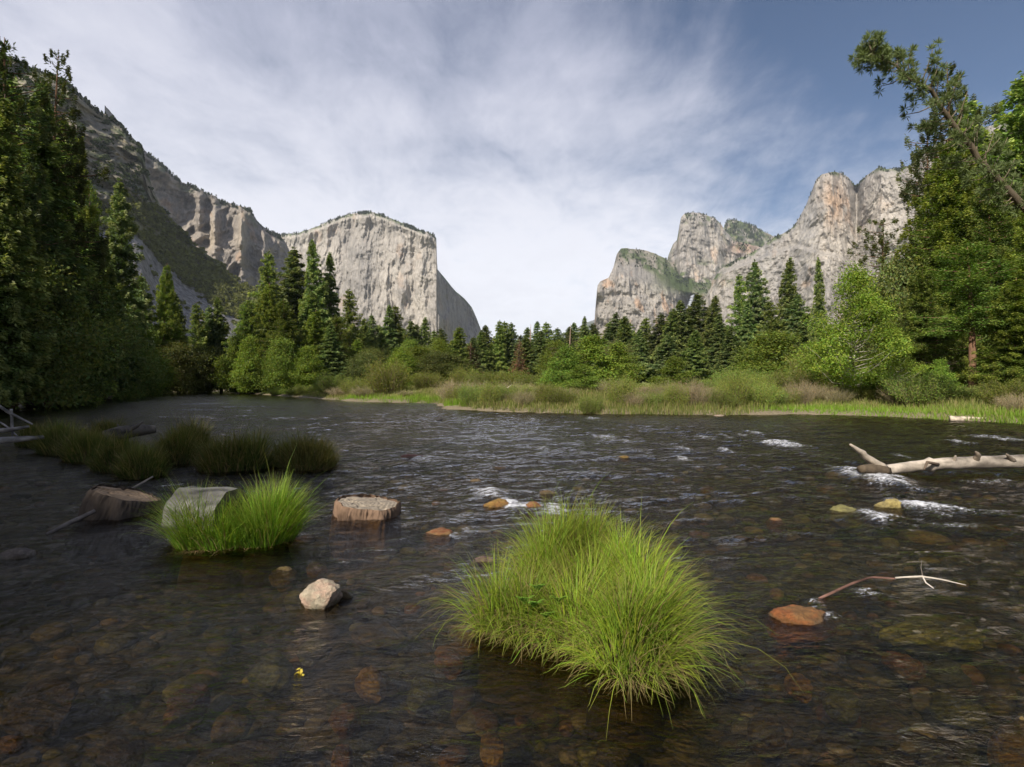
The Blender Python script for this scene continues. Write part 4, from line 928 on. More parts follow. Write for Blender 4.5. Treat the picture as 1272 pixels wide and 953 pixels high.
W_ = [('willow', 481, 448, 56, 58, 'large round yellow-green willow at the water below the monolith'), ('willow', 411, 464, 68, 40, 'willow at the water left of the large round willow'), ('willow', 440, 470, 62, 34, 'low willow between the two rounder ones'),
      ('willow', 378, 478, 72, 34, 'low shrub at the left tip of the far bank'), ('willow', 345, 482, 80, 26, 'leftmost small shrub on the far bank'), ('willow', 365, 484, 76, 20, 'tiny shrub beside the leftmost ones'),
      ('willow', 530, 462, 60, 40, 'shaded green shrub right of the large round willow'), ('brush', 455, 478, 56, 40, 'tan twiggy shrub left under the round willow'), ('brush', 425, 480, 62, 36, 'tan twiggy shrub before the left willow'),
      ('brush', 508, 484, 53, 30, 'small twiggy shrub at the foot of the round willow'), ('brush', 566, 470, 46, 46, 'reddish twiggy thicket at the bank corner'), ('brush', 590, 472, 42, 44, 'tan thicket right of the reddish thicket'),
      ('brush', 612, 474, 40, 40, 'tan brush across the river, third from the bank corner'), ('brush', 640, 472, 40, 44, 'pale brush behind bright grass, left part'), ('brush', 664, 476, 38, 40, 'grey tangled brush before the thicket'),
      ('willow', 602, 460, 56, 46, 'green shrub behind the tan thicket'), ('willow', 632, 461, 55, 46, 'second green shrub behind the tan brush'), ('willow', 660, 463, 54, 44, 'third green shrub behind the tan brush'), ('willow', 575, 458, 60, 40, 'green shrub behind the reddish thicket'),
      ('willow', 733, 490, 31.5, 30, 'small round dark green shrub at the very edge of the water'), ('brush', 760, 470, 37, 44, 'twiggy brush at the right foot of the thicket'), ('brush', 795, 478, 36, 50, 'purplish bare brush left of the lone young tree'),
      ('brush', 868, 478, 36, 40, 'twiggy brush right of the lone young tree'), ('willow', 775, 474, 42, 40, 'yellowish shrub behind the purplish brush'), ('willow', 918, 457, 47, 64, 'rounded olive shrub right of the meadow opening'),
      ('willow', 952, 466, 41, 50, 'shrub right of the rounded olive one'), ('willow', 985, 458, 37, 58, 'yellow-green willow left of the cottonwood'), ('brush', 1015, 474, 34, 46, 'twiggy brush left of the cottonwood trunk'),
      ('brush', 1040, 480, 33, 36, 'bare brush at the cottonwood foot'), ('willow', 1090, 480, 33, 44, 'low shrub right of the cottonwood foot'), ('willow', 1142, 462, 30, 74, 'broad olive willow at the water under the big cedar'),
      ('brush', 1118, 478, 31, 42, 'twiggy brush beside the broad olive willow'), ('willow', 1012, 440, 46, 60, 'leafy shrub behind the yellow-green willow'), ('willow', 890, 470, 46, 40, 'low shrub at the left of the meadow opening'),
      ('willow', 830, 476, 36, 44, 'low green shrub in front of the lone bright young tree'), ('willow', 873, 470, 40, 40, 'green shrub just left of the meadow opening'), ('willow', 905, 478, 35, 42, 'low shrub near the water, below the rounded olive shrub'),
      ('willow', 935, 476, 34, 44, 'yellowish shrub at the water, left of the larger pinkish rock'), ('brush', 960, 482, 33, 44, 'dry twigs above the larger pinkish rock'), ('brush', 700, 480, 36, 40, 'dry twigs in front of the thicket, left part'),
      ('willow', 650, 478, 36, 36, 'low green shrub above the bright water-edge grass'), ('brush', 628, 482, 36, 36, 'short tan brush above the bright water-edge grass'), ('willow', 1065, 470, 36, 60, 'shrub behind the cottonwood trunk'),
      ('sapling', 1005, 425, 52, 56, 'green tree between round light green tree and cottonwood'),
      ('willow', 1250, 472, 27, 60, 'shrub at the right edge of the picture behind the log'), ('willow', 1215, 478, 29, 50, 'shrub right of the broad olive willow'), ('brush', 1262, 486, 25.5, 40, 'twiggy shrub in the lower right corner of the woods')]
for k, px, ty, Y, w, lab in W_: T(k, px, ty, Y, w, lab, g_)
for px in list(range(566, 700, 22)) + list(range(776, 1012, 17)):
    w_ = rr.uniform(28, 46); Yw = 1.7 * F / (np.interp(px, [556, 620, 700, 800, 1012], [508, 512, 514.5, 515.5, 515.5]) - CY) + rr.uniform(1.2, 3.2)
    T('brush' if rr.rand() < .22 else 'willow', px + rr.uniform(-6, 6), rr.uniform(474, 488) if px < 760 else rr.uniform(462, 486), Yw, w_, 'low shrub in the row of shrubs lining the far waterline', 'low shrubs along the far waterline')
# -- right bank
g_ = 'tall trees of the right bank'
T('cedar', 1178, 172, 50, 118, 'tall bright cone-shaped cedar under the leaning trunk', g_)
T('pine', 1192, 76, 66, 92, 'tall pine behind the bright cedar, top beside the leaning trunk', g_, var=1)
T('fir', 1262, 82, 56, 110, 'tall dark conifer at the upper right corner', g_, var=2)
T('cedar', 1235, 205, 46, 100, 'cedar right of the bright cone-shaped one', g_)
T('cedar', 1290, 240, 40, 110, 'cedar cut by the right edge of the picture', g_)
T('sparse', 1092, 272, 66, 70, 'thin open pine before the pale cliff, behind the cottonwood', g_)
T('sparse', 1152, 150, 74, 60, 'thin pine left of the bright cedar top', g_)
T('oak', 1124, 315, 52, 92, 'dark leafy tree between cottonwood and big cedar', g_)
T('oak', 1085, 365, 56, 80, 'leafy tree behind the cottonwood crown', g_)
T('cedar', 1145, 330, 44, 84, 'shaggy cedar with low boughs left of the red trunk', g_)
T('redtrunk', 1208, 300, 36, 96, 'lower cedar with a visible reddish trunk', g_)
T('cedar', 1262, 345, 34, 90, 'lower cedar at the right edge above the bank log', g_)
T('fir', 1170, 380, 56, 80, 'dark fir in the shade beneath the big cedar', g_)
T('fir', 1228, 400, 60, 80, 'dark fir deep in the right woods', g_)
T('fir', 1120, 400, 66, 60, 'dark fir behind the shaggy cedar', g_)
T('fir', 1290, 380, 60, 90, 'dark fir deep in the woods past the right edge', g_)
T('fir', 1310, 130, 52, 120, 'tall conifer just past the right edge', g_)
T('fir', 1050, 400, 90, 50, 'dark fir behind the cottonwood trunk', g_)
T('fir', 1075, 385, 96, 46, 'dark fir between cottonwood and leafy tree, far back', g_)
T('fir', 1228, 112, 64, 90, 'dark fir filling the gap left of the upper right corner conifer', g_)
T('fir', 1300, 100, 60, 110, 'dark conifer behind the one at the upper right corner', g_)
T('fir', 1360, 200, 44, 120, 'conifer outside the right edge of the picture', g_)

# -- the leaning pine over the river
def leaning_pine():
    Yb = 20.0
    base = np.array([26.5, 21.5, 0.0]); base[2] = gh(26.5, 21.5) - 0.2
    tip = np.array(WP(1084, 60, 19.0)); mid = np.array(WP(1190, 158, Yb)); lo = np.array(WP(1272, 262, Yb + .5))
    n = 30; tt = np.linspace(0, 1, n)
    key = np.array([base, lo, mid, np.array(WP(1135, 100, 19.4)), tip]); kd = np.array([0, .5, .73, .88, 1.0])
    path = np.stack([np.interp(tt, kd, key[:, j]) for j in range(3)], -1)
    for _ in range(3): path[1:-1] = (path[:-2] + 2 * path[1:-1] + path[2:]) / 4
    r = np.random.RandomState(5); path[1:-1] += r.normal(0, 0.035, (n - 2, 3)); path[:, 2] += 0.16 * np.sin(tt * 17)
    path0 = path - base
    e = bpy.data.objects.new('leaning_pine', None); COL.objects.link(e); e.location = base
    tag(e, 'leaning pine trunk slanting in from the right edge across the sky, sparse needle tufts', 'pine tree')
    g = Geo(); g.tube(path0, 0.20 * (1 - tt) ** 0.8 + 0.018, 10, np.array([.12, .095, .065]), 0.1, 3)
    link('trunk', g.mesh('trunk', M_BARK), e)
    gb = Geo(); gl = Geo(); T_ = unit(np.gradient(path0, axis=0)); view = unit(np.array([0.0, 1, 0]))
    for k in range(105):
        q = 0.5 + 0.5 * (k + r.rand()) / 92; i = q * (n - 1); p = np.array([np.interp(i, np.arange(n), path0[:, j]) for j in range(3)]); t = T_[min(n - 1, int(i))]
        sgn = 1 if k % 2 else -1
        perp = unit(np.cross(t, view)) * sgn; d = unit(perp * r.uniform(.5, 1.2) + view * r.normal(0, .6) + t * r.uniform(.1, .7) + np.array([0, 0, .12]))
        L = r.uniform(.4, 1.25) * (1.1 if .62 < q < .9 else .75) * (0.6 if q > .93 else 1)
        m = p + d * L * .5 + np.array([0, 0, -.06]); ee = p + d * L + np.array([0, 0, .06])
        gb.tube(np.array([p, m, ee]), [.028, .018, .008], 4, (.2, .16, .11), 0, k)
        for c in range(r.randint(2, 5)):
            f = r.uniform(.45, 1.05); cc = p + (ee - p) * f + r.normal(0, .12, 3); nn = 55
            dd = unit(r.normal(size=(nn, 3)) + d * .7 + np.array([0, 0, .5])); ln = r.uniform(.13, .24, nn)
            V, Q = leaf_quads(cc + dd * ln[:, None] * .6, dd, unit(np.cross(dd, r.normal(size=(nn, 3)))), ln, ln * .13)
            col = np.array([.17, .21, .08]) * r.uniform(.6, 1.4, (nn, 1)); gl.add(V, Q, None, np.repeat(col, 4, 0))
    link('branches', gb.mesh('branches', M_BARK), e); link('crown', gl.mesh('crown', M_NEEDLE, False), e)
leaning_pine()

# ------------------------------------------------------------------ grasses
def blades(n, bx, by, bz, az, th0, kap, L, w, col, seg=5, zmin=0.012, seed=0, tipcol=None):
    """curved tapering blades, integrated from the base; arrays of length n"""
    r = np.random.RandomState(seed)
    x, y, z = bx.copy(), by.copy(), bz.copy(); th = th0.copy(); ds = L / seg
    side = np.stack([-np.sin(az + r.normal(0, .5, n)), np.cos(az + r.normal(0, .5, n)), np.zeros(n)], -1)
    rows = [np.stack([x, y, z], -1)]
    for s in range(seg):
        x = x + np.sin(th) * np.cos(az) * ds; y = y + np.sin(th) * np.sin(az) * ds; z = z + np.cos(th) * ds
        z = np.maximum(z, zmin + 0.004 * s); th = np.minimum(th + kap * (0.4 + 1.2 * s / seg), 2.9)
        rows.append(np.stack([x, y, z], -1))
    V = []
    for s, p in enumerate(rows):
        ww = (w * (1 - (s / seg) ** 1.8) * 0.5 + 0.0003)[:, None]; V += [p - side * ww, p + side * ww]
    m = len(V); V = np.stack(V, 1).reshape(-1, 3)
    b = (np.arange(n) * m)[:, None, None]; k = np.arange(seg)[None, :, None] * 2; q = np.array([0, 1, 3, 2])[None, None, :]
    Q = (b + k + q).reshape(-1, 4)
    c = np.repeat(col[:, None, :], m, 1)
    tcol = np.array([.34, .27, .10]) if tipcol is None else np.asarray(tipcol)
    f = (np.arange(m) // 2 / seg)[None, :, None] ** 3 * r.uniform(0, .8, (n, 1, 1)); c = c * (1 - f) + tcol * f
    return V, Q, c.reshape(-1, 3)

def mound_mesh(lobes, seed, res=40):
    """root mound: smooth union of low domes; lobes (x, y, rx, ry, h)"""
    L = np.array(lobes); x0, x1 = (L[:, 0] - L[:, 2]).min() - .08, (L[:, 0] + L[:, 2]).max() + .08; y0, y1 = (L[:, 1] - L[:, 3]).min() - .08, (L[:, 1] + L[:, 3]).max() + .08
    X, Y = np.meshgrid(np.linspace(x0, x1, res), np.linspace(y0, y1, res)); Z = mound_h(L, X, Y) + 0.03 * fbm(X * 9, Y * 9, X * 0, 3, seed=seed)
    Z = np.maximum(Z, -0.5)
    V = np.stack([X, Y, Z], -1).reshape(-1, 3)
    c = np.tile([[.075, .055, .03]], (len(V), 1))
    return make_mesh('root_mound', V, grid_faces(res, res), col=c, mats=[M_BARK])
def mound_h(L, X, Y):
    Z = np.full(np.shape(X), -0.5)
    for (x, y, rx, ry, h) in L:
        d = ((X - x) / rx) ** 2 + ((Y - y) / ry) ** 2; Z = np.maximum(Z, (h + 0.45) * (1 - d ** 1.6).clip(-0.3, 1) - 0.45)
    return Z

def tussock(name, label, cat, group, cx, cyy, lobes, n, Lr, col, seed, th=(0.05, 1.0), kap=0.16, w=0.006, brown=0.12, drape=0.25, jitter=0.35, dead_skirt=0):
    """one clump: a mound of roots carrying thousands of blades that fan out from each lobe"""
    r = np.random.RandomState(seed); Lb = np.array(lobes, float)
    e = bpy.data.objects.new(name, None); COL.objects.link(e); e.location = (cx, cyy, 0); tag(e, label, cat, group)
    link('root_mound', mound_mesh(Lb, seed), e)
    area = Lb[:, 2] * Lb[:, 3]; k = r.choice(len(Lb), n, p=area / area.sum())
    rad = np.sqrt(r.uniform(0, 1, n)); a = r.uniform(0, 2 * math.pi, n)
    bx = Lb[k, 0] + np.cos(a) * rad * Lb[k, 2] * .95; by = Lb[k, 1] + np.sin(a) * rad * Lb[k, 3] * .95
    bz = np.maximum(mound_h(Lb, bx, by) - 0.02, -0.03)
    az = a + r.normal(0, jitter, n)
    th0 = th[0] + (th[1] - th[0]) * rad ** 1.6 * r.uniform(.5, 1.15, n) + np.abs(r.normal(0, .10, n))
    kp = kap * r.uniform(.35, 1.7, n) + drape * rad ** 3 * r.uniform(.3, 1, n)
    L = r.uniform(Lr[0], Lr[1], n) * (1 + 0.22 * vnoise(bx * 4, by * 4, bx * 0 + seed, 4)) * (1 + 0.12 * np.sin(bx * 7) * np.cos(by * 6))
    L = np.where(r.uniform(0, 1, n) < .025, L * 1.4, L)
    tone = 1 + 0.34 * vnoise(bx * 5 + 9, by * 5, bx * 0, seed)
    c = np.array(col)[None, :] * (r.uniform(.7, 1.3, n) * tone)[:, None]; c[:, 0] *= r.uniform(.8, 1.35, n)
    db = r.uniform(0, 1, n) < brown * (0.4 + rad); c[db] = np.array([.30, .24, .10]) * r.uniform(.6, 1.2, (db.sum(), 1))
    V, Q, C = blades(n, bx, by, bz, az, th0, kp, L, w * r.uniform(.6, 1.3, n), c, 6, 0.01, seed)
    g = Geo(); g.add(V, Q, None, C); link('blades', g.mesh('blades', M_GRASS), e)
    if dead_skirt:
        m = dead_skirt; k = r.choice(len(Lb), m, p=area / area.sum()); a = r.uniform(0, 6.28, m)
        bx = Lb[k, 0] + np.cos(a) * Lb[k, 2] * r.uniform(.7, 1, m); by = Lb[k, 1] + np.sin(a) * Lb[k, 3] * r.uniform(.7, 1, m); bz = np.maximum(mound_h(Lb, bx, by), 0)
        V, Q, C = blades(m, bx, by, bz, a + r.normal(0, .4, m), r.uniform(1.0, 1.9, m), r.uniform(.15, .5, m), r.uniform(.12, .32, m), np.full(m, w * .8), np.array([.26, .19, .09]) * r.uniform(.5, 1.3, (m, 1)), 5, 0.006, seed + 1)
        g = Geo(); g.add(V, Q, None, C); link('dead_blades', g.mesh('dead_blades', M_GRASS), e)
    return e

SEDGE = (0.235, 0.385, 0.038)
# big foreground clump, lobes as in the picture: high back lobe, long left lobe, broad front right lobe
big = tussock('sedge_clump', 'large bright green clump of sedge in the middle foreground of the river', 'grass clump', None, 0.50, 4.05,
        [(-.04, 0.72, .30, .28, .29), (.18, .78, .24, .24, .29), (-.24, .50, .20, .22, .18), (.34, .50, .24, .28, .22), (.44, .14, .19, .26, .17), (.08, .16, .32, .30, .07), (-.60, -.10, .15, .15, .10), (-.40, -.18, .20, .18, .11), (-.08, -.28, .22, .20, .12),
         (.20, -.58, .25, .28, .16), (.38, -.38, .18, .26, .15)], 16500, (.19, .57), SEDGE, 900, (0.02, 0.76), 0.20, 0.0054, 0.20, 0.34, 0.7, 2200)
def fern(parent, x, y, z, seed):
    r = np.random.RandomState(seed); g = Geo()
    for f in range(9):
        a = r.uniform(-2.6, -.5); L = r.uniform(.07, .13); n = 12; t = np.linspace(0, 1, n)
        p = np.stack([x + np.cos(a) * L * t * .7, y + np.sin(a) * L * t * .7, z + .02 + L * (t * 1.15 - .6 * t * t)], -1); ax = unit(np.gradient(p, axis=0)); sdv = unit(np.cross(ax, [0, 0, 1.0]))
        for sg in (-1, 1):
            d = unit(ax * .4 + sdv * sg + np.array([0, 0, -.1])); ln = .018 * np.sin(np.pi * (t * .85 + .12)) + .004
            V, Q = leaf_quads(p + d * ln[:, None] * .5, d, unit(np.cross(d, [0, 0, 1.0])), ln, ln * .42); g.add(V, Q, None, np.array([.20, .33, .045]) * r.uniform(.7, 1.3))
    return link('fern', g.mesh('fern', M_GRASS, False), parent)
for i, (dx, dy, dz) in enumerate([(-.36, -.42, .24), (-.29, -.5, .2), (-.42, -.36, .24), (-.2, -.40, .26), (-.33, -.3, .3)]): fern(big, dx, dy, dz, 950 + i)

tussock('sedge_clump', 'sunlit and half shaded sedge clump left, in front of the cut log', 'grass clump', None, -2.62, 6.0,
        [(-.05, 0, .26, .22, .08), (.06, .08, .20, .2, .08), (-.42, -.08, .32, .22, .05), (-.66, -.1, .22, .18, .03)], 6500, (.30, .62), (0.17, 0.30, 0.03), 901, (0.03, 0.5), 0.09, 0.0068, 0.06, 0.2, 0.45, 300)
# shaded bar of tussocks on the left
TUS = [(372, 588, 1.0, .75, .5, 'tan-skirted tussock at the right end of the grass bar'), (352, 584, 1.0, .8, .42, 'tussock at the right end of the grass bar, left of the tan-skirted one'), (388, 586, .8, .6, .45, 'small tussock on the outer tip of the grass bar'),
       (295, 588, 1.1, .95, .5, 'tall narrow tussock in the middle of the grass bar'), (268, 590, 1.3, .85, .6, 'dark tussock left of the tall narrow one'), 
       (205, 580, 1.2, 1.0, .6, 'shaded tussock beside the dark drift log'), (160, 596, 1.1, .7, .6, 'low dark tussock in front of the dark drift log'), (130, 588, 1.2, .75, .6, 'low shaded tussock near the left end of the bar'),
       (95, 576, 1.4, .9, .6, 'dark tussock by the tan rock on the bar'), (60, 566, 1.4, .95, .7, 'dark tussock in front of the driftwood pile'), (225, 562, 1.3, .9, .6, 'tussock in the back row of the bar, centre'),
       (120, 552, 1.3, .8, .6, 'back row tussock near the driftwood'), (30, 556, 1.3, .8, .6, 'leftmost tussock beside the driftwood pile')]
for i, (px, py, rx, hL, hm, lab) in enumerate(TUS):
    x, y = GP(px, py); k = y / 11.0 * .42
    lit = px > 330  # shade painted into the blades: darker colour except at the sunlit right end
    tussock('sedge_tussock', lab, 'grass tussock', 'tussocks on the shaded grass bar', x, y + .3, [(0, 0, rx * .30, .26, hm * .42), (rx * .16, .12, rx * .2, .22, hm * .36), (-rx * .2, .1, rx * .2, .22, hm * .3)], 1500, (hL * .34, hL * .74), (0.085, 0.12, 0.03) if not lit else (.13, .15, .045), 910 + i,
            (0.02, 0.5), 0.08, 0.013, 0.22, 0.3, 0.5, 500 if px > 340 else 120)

# bright grass along the far waterline and over the meadow edge
def bank_grass():
    r = np.random.RandomState(31); xs, ys = [], []
    for (x0, x1, n, y0, y1) in ((-40, -8, 22000, 38, 95), (-9, 34, 70000, 20, 62)):
        x = r.uniform(x0, x1, n * 5); y = r.uniform(y0, y1, n * 5); d = river_sd(x, y)
        px = x / y * F + CX
        ok = (d > 0.05) & (r.uniform(0, 1, len(d)) < np.exp(-np.maximum(d - .8, 0) / 7.0)) & (px > -60) & (px < 1400); x, y = x[ok][:n], y[ok][:n]; xs.append(x); ys.append(y)
    x = np.concatenate(xs); y = np.concatenate(ys); n = len(x); z = ground_h(x, y) - .03
    d = river_sd(x, y); pat = vnoise(x * .25, y * .25, x * 0, 5)
    L = r.uniform(.18, .5, n) * (1 + .5 * pat) * np.where(d < 1.5, .85, 1)
    bright = sstep(-.3, .3, vnoise(x * .12 + 4, y * .2, x * 0, 9)) * sstep(3.5, .8, d)
    c = np.array([.17, .20, .05]) * (1 - bright[:, None]) + np.array([.20, .32, .03]) * bright[:, None]
    dry = (r.uniform(0, 1, n) < .28 * (1 - bright * .8)); c[dry] = np.array([.32, .26, .13]); c = c * r.uniform(.7, 1.3, (n, 1))
    V, Q, C = blades(n, x, y, z, r.uniform(0, 6.28, n), np.abs(r.normal(0, .22, n)), np.abs(r.normal(.12, .1, n)), L, r.uniform(.018, .045, n), c, 3, -1, 32)
    g = Geo(); g.add(V, Q, None, C); o = link('bank_grass', g.mesh('bank_grass', M_GRASS)); tag(o, 'bright and dry grass fringing the far bank of the river', kind='stuff')
bank_grass()

# ------------------------------------------------------------------ rocks, stumps and driftwood
import bmesh
def ico(sub):
    bm = bmesh.new(); bmesh.ops.create_icosphere(bm, subdivisions=sub, radius=1.0)
    V = np.array([v.co[:] for v in bm.verts]); Fc = np.array([[v.index for v in f.verts] for f in bm.faces]); bm.free(); return V, Fc
ICO = {k: ico(k) for k in (2, 3, 5)}

def rock_geo(seed, sx, sy, sz, col, col2, sub=5, facet=7, rough=0.10):
    V, Fc = ICO[sub]; V = V.copy(); r = np.random.RandomState(seed)
    for i in range(facet):
        n = unit(r.normal(size=3)); dd = r.uniform(.62, .88); s = V @ n; V = V - np.outer(np.maximum(s - dd, 0) * .88, n)
    nn = fbm(V[:, 0] * 1.3 + seed, V[:, 1] * 1.3, V[:, 2] * 1.3, 5, .55, seed=seed); V = V * (1 + .22 * nn)[:, None]
    n2 = fbm(V[:, 0] * 6 + seed, V[:, 1] * 6, V[:, 2] * 6, 4, .6, seed=seed + 3); V = V * (1 + rough * n2)[:, None]
    m = sstep(-.25, .3, fbm(V[:, 0] * 2 + 5, V[:, 1] * 2, V[:, 2] * 2 + seed, 4, .6, seed=seed + 7))[:, None]
    c = (np.asarray(col) * (1 - m) + np.asarray(col2) * m) * (1.0 if sub == 5 and sz > .145 and sx < .25 else .62); c = c * (1 + .3 * n2)[:, None]
    return V * np.array([sx, sy, sz]), Fc, np.clip(c, .01, .9)

PINK = ((.52, .36, .26), (.50, .42, .30)); RUST = ((.40, .15, .06), (.42, .24, .10)); OLIVE = ((.30, .27, .09), (.20, .18, .07)); BROWN = ((.22, .14, .07), (.28, .2, .1)); GOLD = ((.42, .28, .08), (.3, .18, .06)); GREY_R = ((.24, .19, .16), (.3, .24, .19))
def rock(px, py, wpx, hm, z, cols, label, group=None, rz=0.0, dep=0.7, seed=None):
    """px,py centre of the visible rock; z its centre height; wpx its width in the photograph"""
    x, y = GP(px, py, max(z, 0) if z > 0 else z * .75); sx = wpx / F * y / 2
    V, Fc, C = rock_geo(seed or int(px * 3 + py), sx, sx * dep, hm, *cols)
    if z < -.1: C = np.clip(C * ((np.array([1.7, 1.6, 1.3]) if cols is GOLD else np.array([1.15, 1.3, 1.2])) if px > 330 else np.array([.75, .80, .8])), 0, .8)  # sun and shade painted in: submerged stones darkened on the left, brightened elsewhere
    me = make_mesh('boulder', V, Fc, col=C, mats=[M_ROCK]); o = link('river_rock', me, None, (x, y, z)); o.rotation_euler = (0, 0, rz)
    tag(o, label, 'rock', group); return o
rock(397, 744, 58, .15, .03, PINK, 'angular pink and cream rock standing dry out of the water', seed=11)
rock(428, 742, 22, .07, -.02, BROWN, 'small brown rock touching the right side of the pink dry rock')
rock(988, 772, 92, .12, -.06, ((.50, .17, .05), (.40, .20, .07)), 'orange-red rock just breaking the surface beside the thin branch')
rock(1158, 782, 118, .14, -.15, ((.72, .64, .24), (.50, .44, .18)), 'large flat yellow-green boulder under water at the right', dep=.55)
rock(549, 667, 48, .10, -.03, RUST, 'flat orange rock awash right of the round stump')
rock(513, 569, 34, .10, -.02, ((.30, .14, .10), (.2, .1, .08)), 'dark red rock awash in mid river behind the stump')
rock(618, 631, 34, .13, -.02, ((.5, .30, .08), (.4, .2, .06)), 'amber rock with white water on its right, behind the big clump')
rock(663, 634, 26, .12, -.03, RUST, 'rusty rock between two white splashes behind the big clump')
rock(1050, 641, 46, .15, -.07, OLIVE, 'yellowish rock under the surface left of the double white splash')
rock(1104, 632, 34, .16, -.02, ((.42, .33, .12), (.3, .24, .1)), 'yellow-brown rock with white water pouring off its right')
rock(962, 652, 26, .10, -.05, RUST, 'small rusty rock awash at centre right')
rock(775, 571, 20, .10, -.03, GOLD, 'small yellow rock awash in mid river')
rock(680, 616, 30, .10, -.05, BROWN, 'brown rock barely showing behind the big clump')
rock(590, 602, 26, .10, -.05, BROWN, 'brown rock barely showing upstream of the amber rock')
rock(893, 517, 13, .10, .02, PINK, 'small pinkish rock at the far waterline')
rock(956, 513, 16, .16, .06, PINK, 'larger pinkish rock at the far waterline left of the cottonwood')
rock(20, 692, 42, .09, .0, GREY_R, 'dim grey rock at the left edge in the shade')
rock(545, 522, 9, .12, .02, ((.08, .07, .07), (.1, .09, .08)), 'small dark rock in the far rapids')
rock(106, 541, 26, .13, .03, ((.40, .26, .14), (.32, .2, .12)), 'tan rock among the shaded tussocks', seed=21)
rock(352, 716, 38, .10, -.09, GOLD, 'golden rock just under water below the left sedge clump')
rock(393, 706, 26, .08, -.09, ((.4, .2, .1), (.35, .2, .1)), 'orange rock under water above the pink dry rock')
rock(610, 762, 44, .10, -.02, ((.3, .22, .17), (.2, .15, .1)), 'brown rock at the left foot of the big clump')
rock(636, 735, 36, .11, .02, ((.36, .32, .29), (.3, .25, .2)), 'grey stone half buried in the big sedge clump')
rock(600, 706, 50, .12, -.07, ((.32, .2, .17), (.24, .15, .12)), 'pinkish flat rock under water left of the big clump')
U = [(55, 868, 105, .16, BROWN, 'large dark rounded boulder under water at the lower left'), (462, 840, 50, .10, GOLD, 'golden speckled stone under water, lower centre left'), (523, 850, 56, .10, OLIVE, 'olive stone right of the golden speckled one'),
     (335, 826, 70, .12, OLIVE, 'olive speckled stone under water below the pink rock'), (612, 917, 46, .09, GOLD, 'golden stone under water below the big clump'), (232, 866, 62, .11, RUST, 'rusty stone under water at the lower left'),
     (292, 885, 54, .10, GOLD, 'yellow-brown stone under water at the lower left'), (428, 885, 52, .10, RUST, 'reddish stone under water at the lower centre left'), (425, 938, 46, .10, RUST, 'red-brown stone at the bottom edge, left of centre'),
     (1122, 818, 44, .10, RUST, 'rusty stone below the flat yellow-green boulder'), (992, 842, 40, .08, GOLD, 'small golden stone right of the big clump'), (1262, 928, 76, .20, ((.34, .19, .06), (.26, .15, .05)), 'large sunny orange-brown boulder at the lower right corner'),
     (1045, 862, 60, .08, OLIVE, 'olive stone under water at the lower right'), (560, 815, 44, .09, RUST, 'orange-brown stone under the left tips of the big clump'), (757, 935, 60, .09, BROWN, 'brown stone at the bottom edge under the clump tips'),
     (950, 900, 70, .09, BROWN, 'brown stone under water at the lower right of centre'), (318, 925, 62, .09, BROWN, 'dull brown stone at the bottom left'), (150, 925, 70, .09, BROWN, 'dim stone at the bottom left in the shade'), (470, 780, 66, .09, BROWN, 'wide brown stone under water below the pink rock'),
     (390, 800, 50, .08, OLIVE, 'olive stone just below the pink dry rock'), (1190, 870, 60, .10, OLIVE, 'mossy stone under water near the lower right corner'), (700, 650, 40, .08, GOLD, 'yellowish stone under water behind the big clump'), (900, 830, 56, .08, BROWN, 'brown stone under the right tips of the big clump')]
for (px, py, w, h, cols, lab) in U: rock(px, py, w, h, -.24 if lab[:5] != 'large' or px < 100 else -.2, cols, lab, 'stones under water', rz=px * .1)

def cobbles():
    r = np.random.RandomState(55); V0, F0 = ICO[2]; n = 1500; Vs, Fs, Cs = [], [], []
    yy = 1.6 + 13 * r.uniform(0, 1, n) ** 1.7; pxs = r.uniform(-120, 1390, n); xx = (pxs - CX) / F * yy
    sz = np.exp(r.normal(-2.75, .42, n)) * (.8 + yy * .05); zz = ground_h(xx, yy)
    pal = np.array([(.26, .19, .09), (.16, .13, .07), (.32, .26, .14), (.26, .24, .10), (.30, .17, .07), (.08, .07, .055), (.26, .22, .13), (.17, .15, .12), (.12, .12, .06)])
    for i in range(n):
        if river_sd(xx[i:i + 1], yy[i:i + 1])[0] > -.1: continue
        s = np.array([r.uniform(.8, 1.4), r.uniform(.7, 1.1), r.uniform(.4, .7)]) * sz[i]; a = r.uniform(0, 6.28)
        V = V0 * (1 + .25 * np.sin(V0[:, [1]] * 2.3 + i) * np.cos(V0[:, [0]] * 1.9 + i)) * s; V = V @ np.array([[math.cos(a), -math.sin(a), 0], [math.sin(a), math.cos(a), 0], [0, 0, 1]])
        V = V + np.array([xx[i], yy[i], min(zz[i] + s[2] * .35, -.06 - s[2])]); Fs.append(F0 + len(V0) * len(Vs)); Vs.append(V); Cs.append(np.tile(pal[r.randint(len(pal))] * r.uniform(.6, 1.25), (len(V0), 1)))
    me = make_mesh('river_cobbles', np.concatenate(Vs), np.concatenate(Fs), col=np.concatenate(Cs), mats=[M_ROCK]); o = link('river_cobbles', me); tag(o, 'brown and golden cobbles covering the bed of the river', kind='stuff')
cobbles()

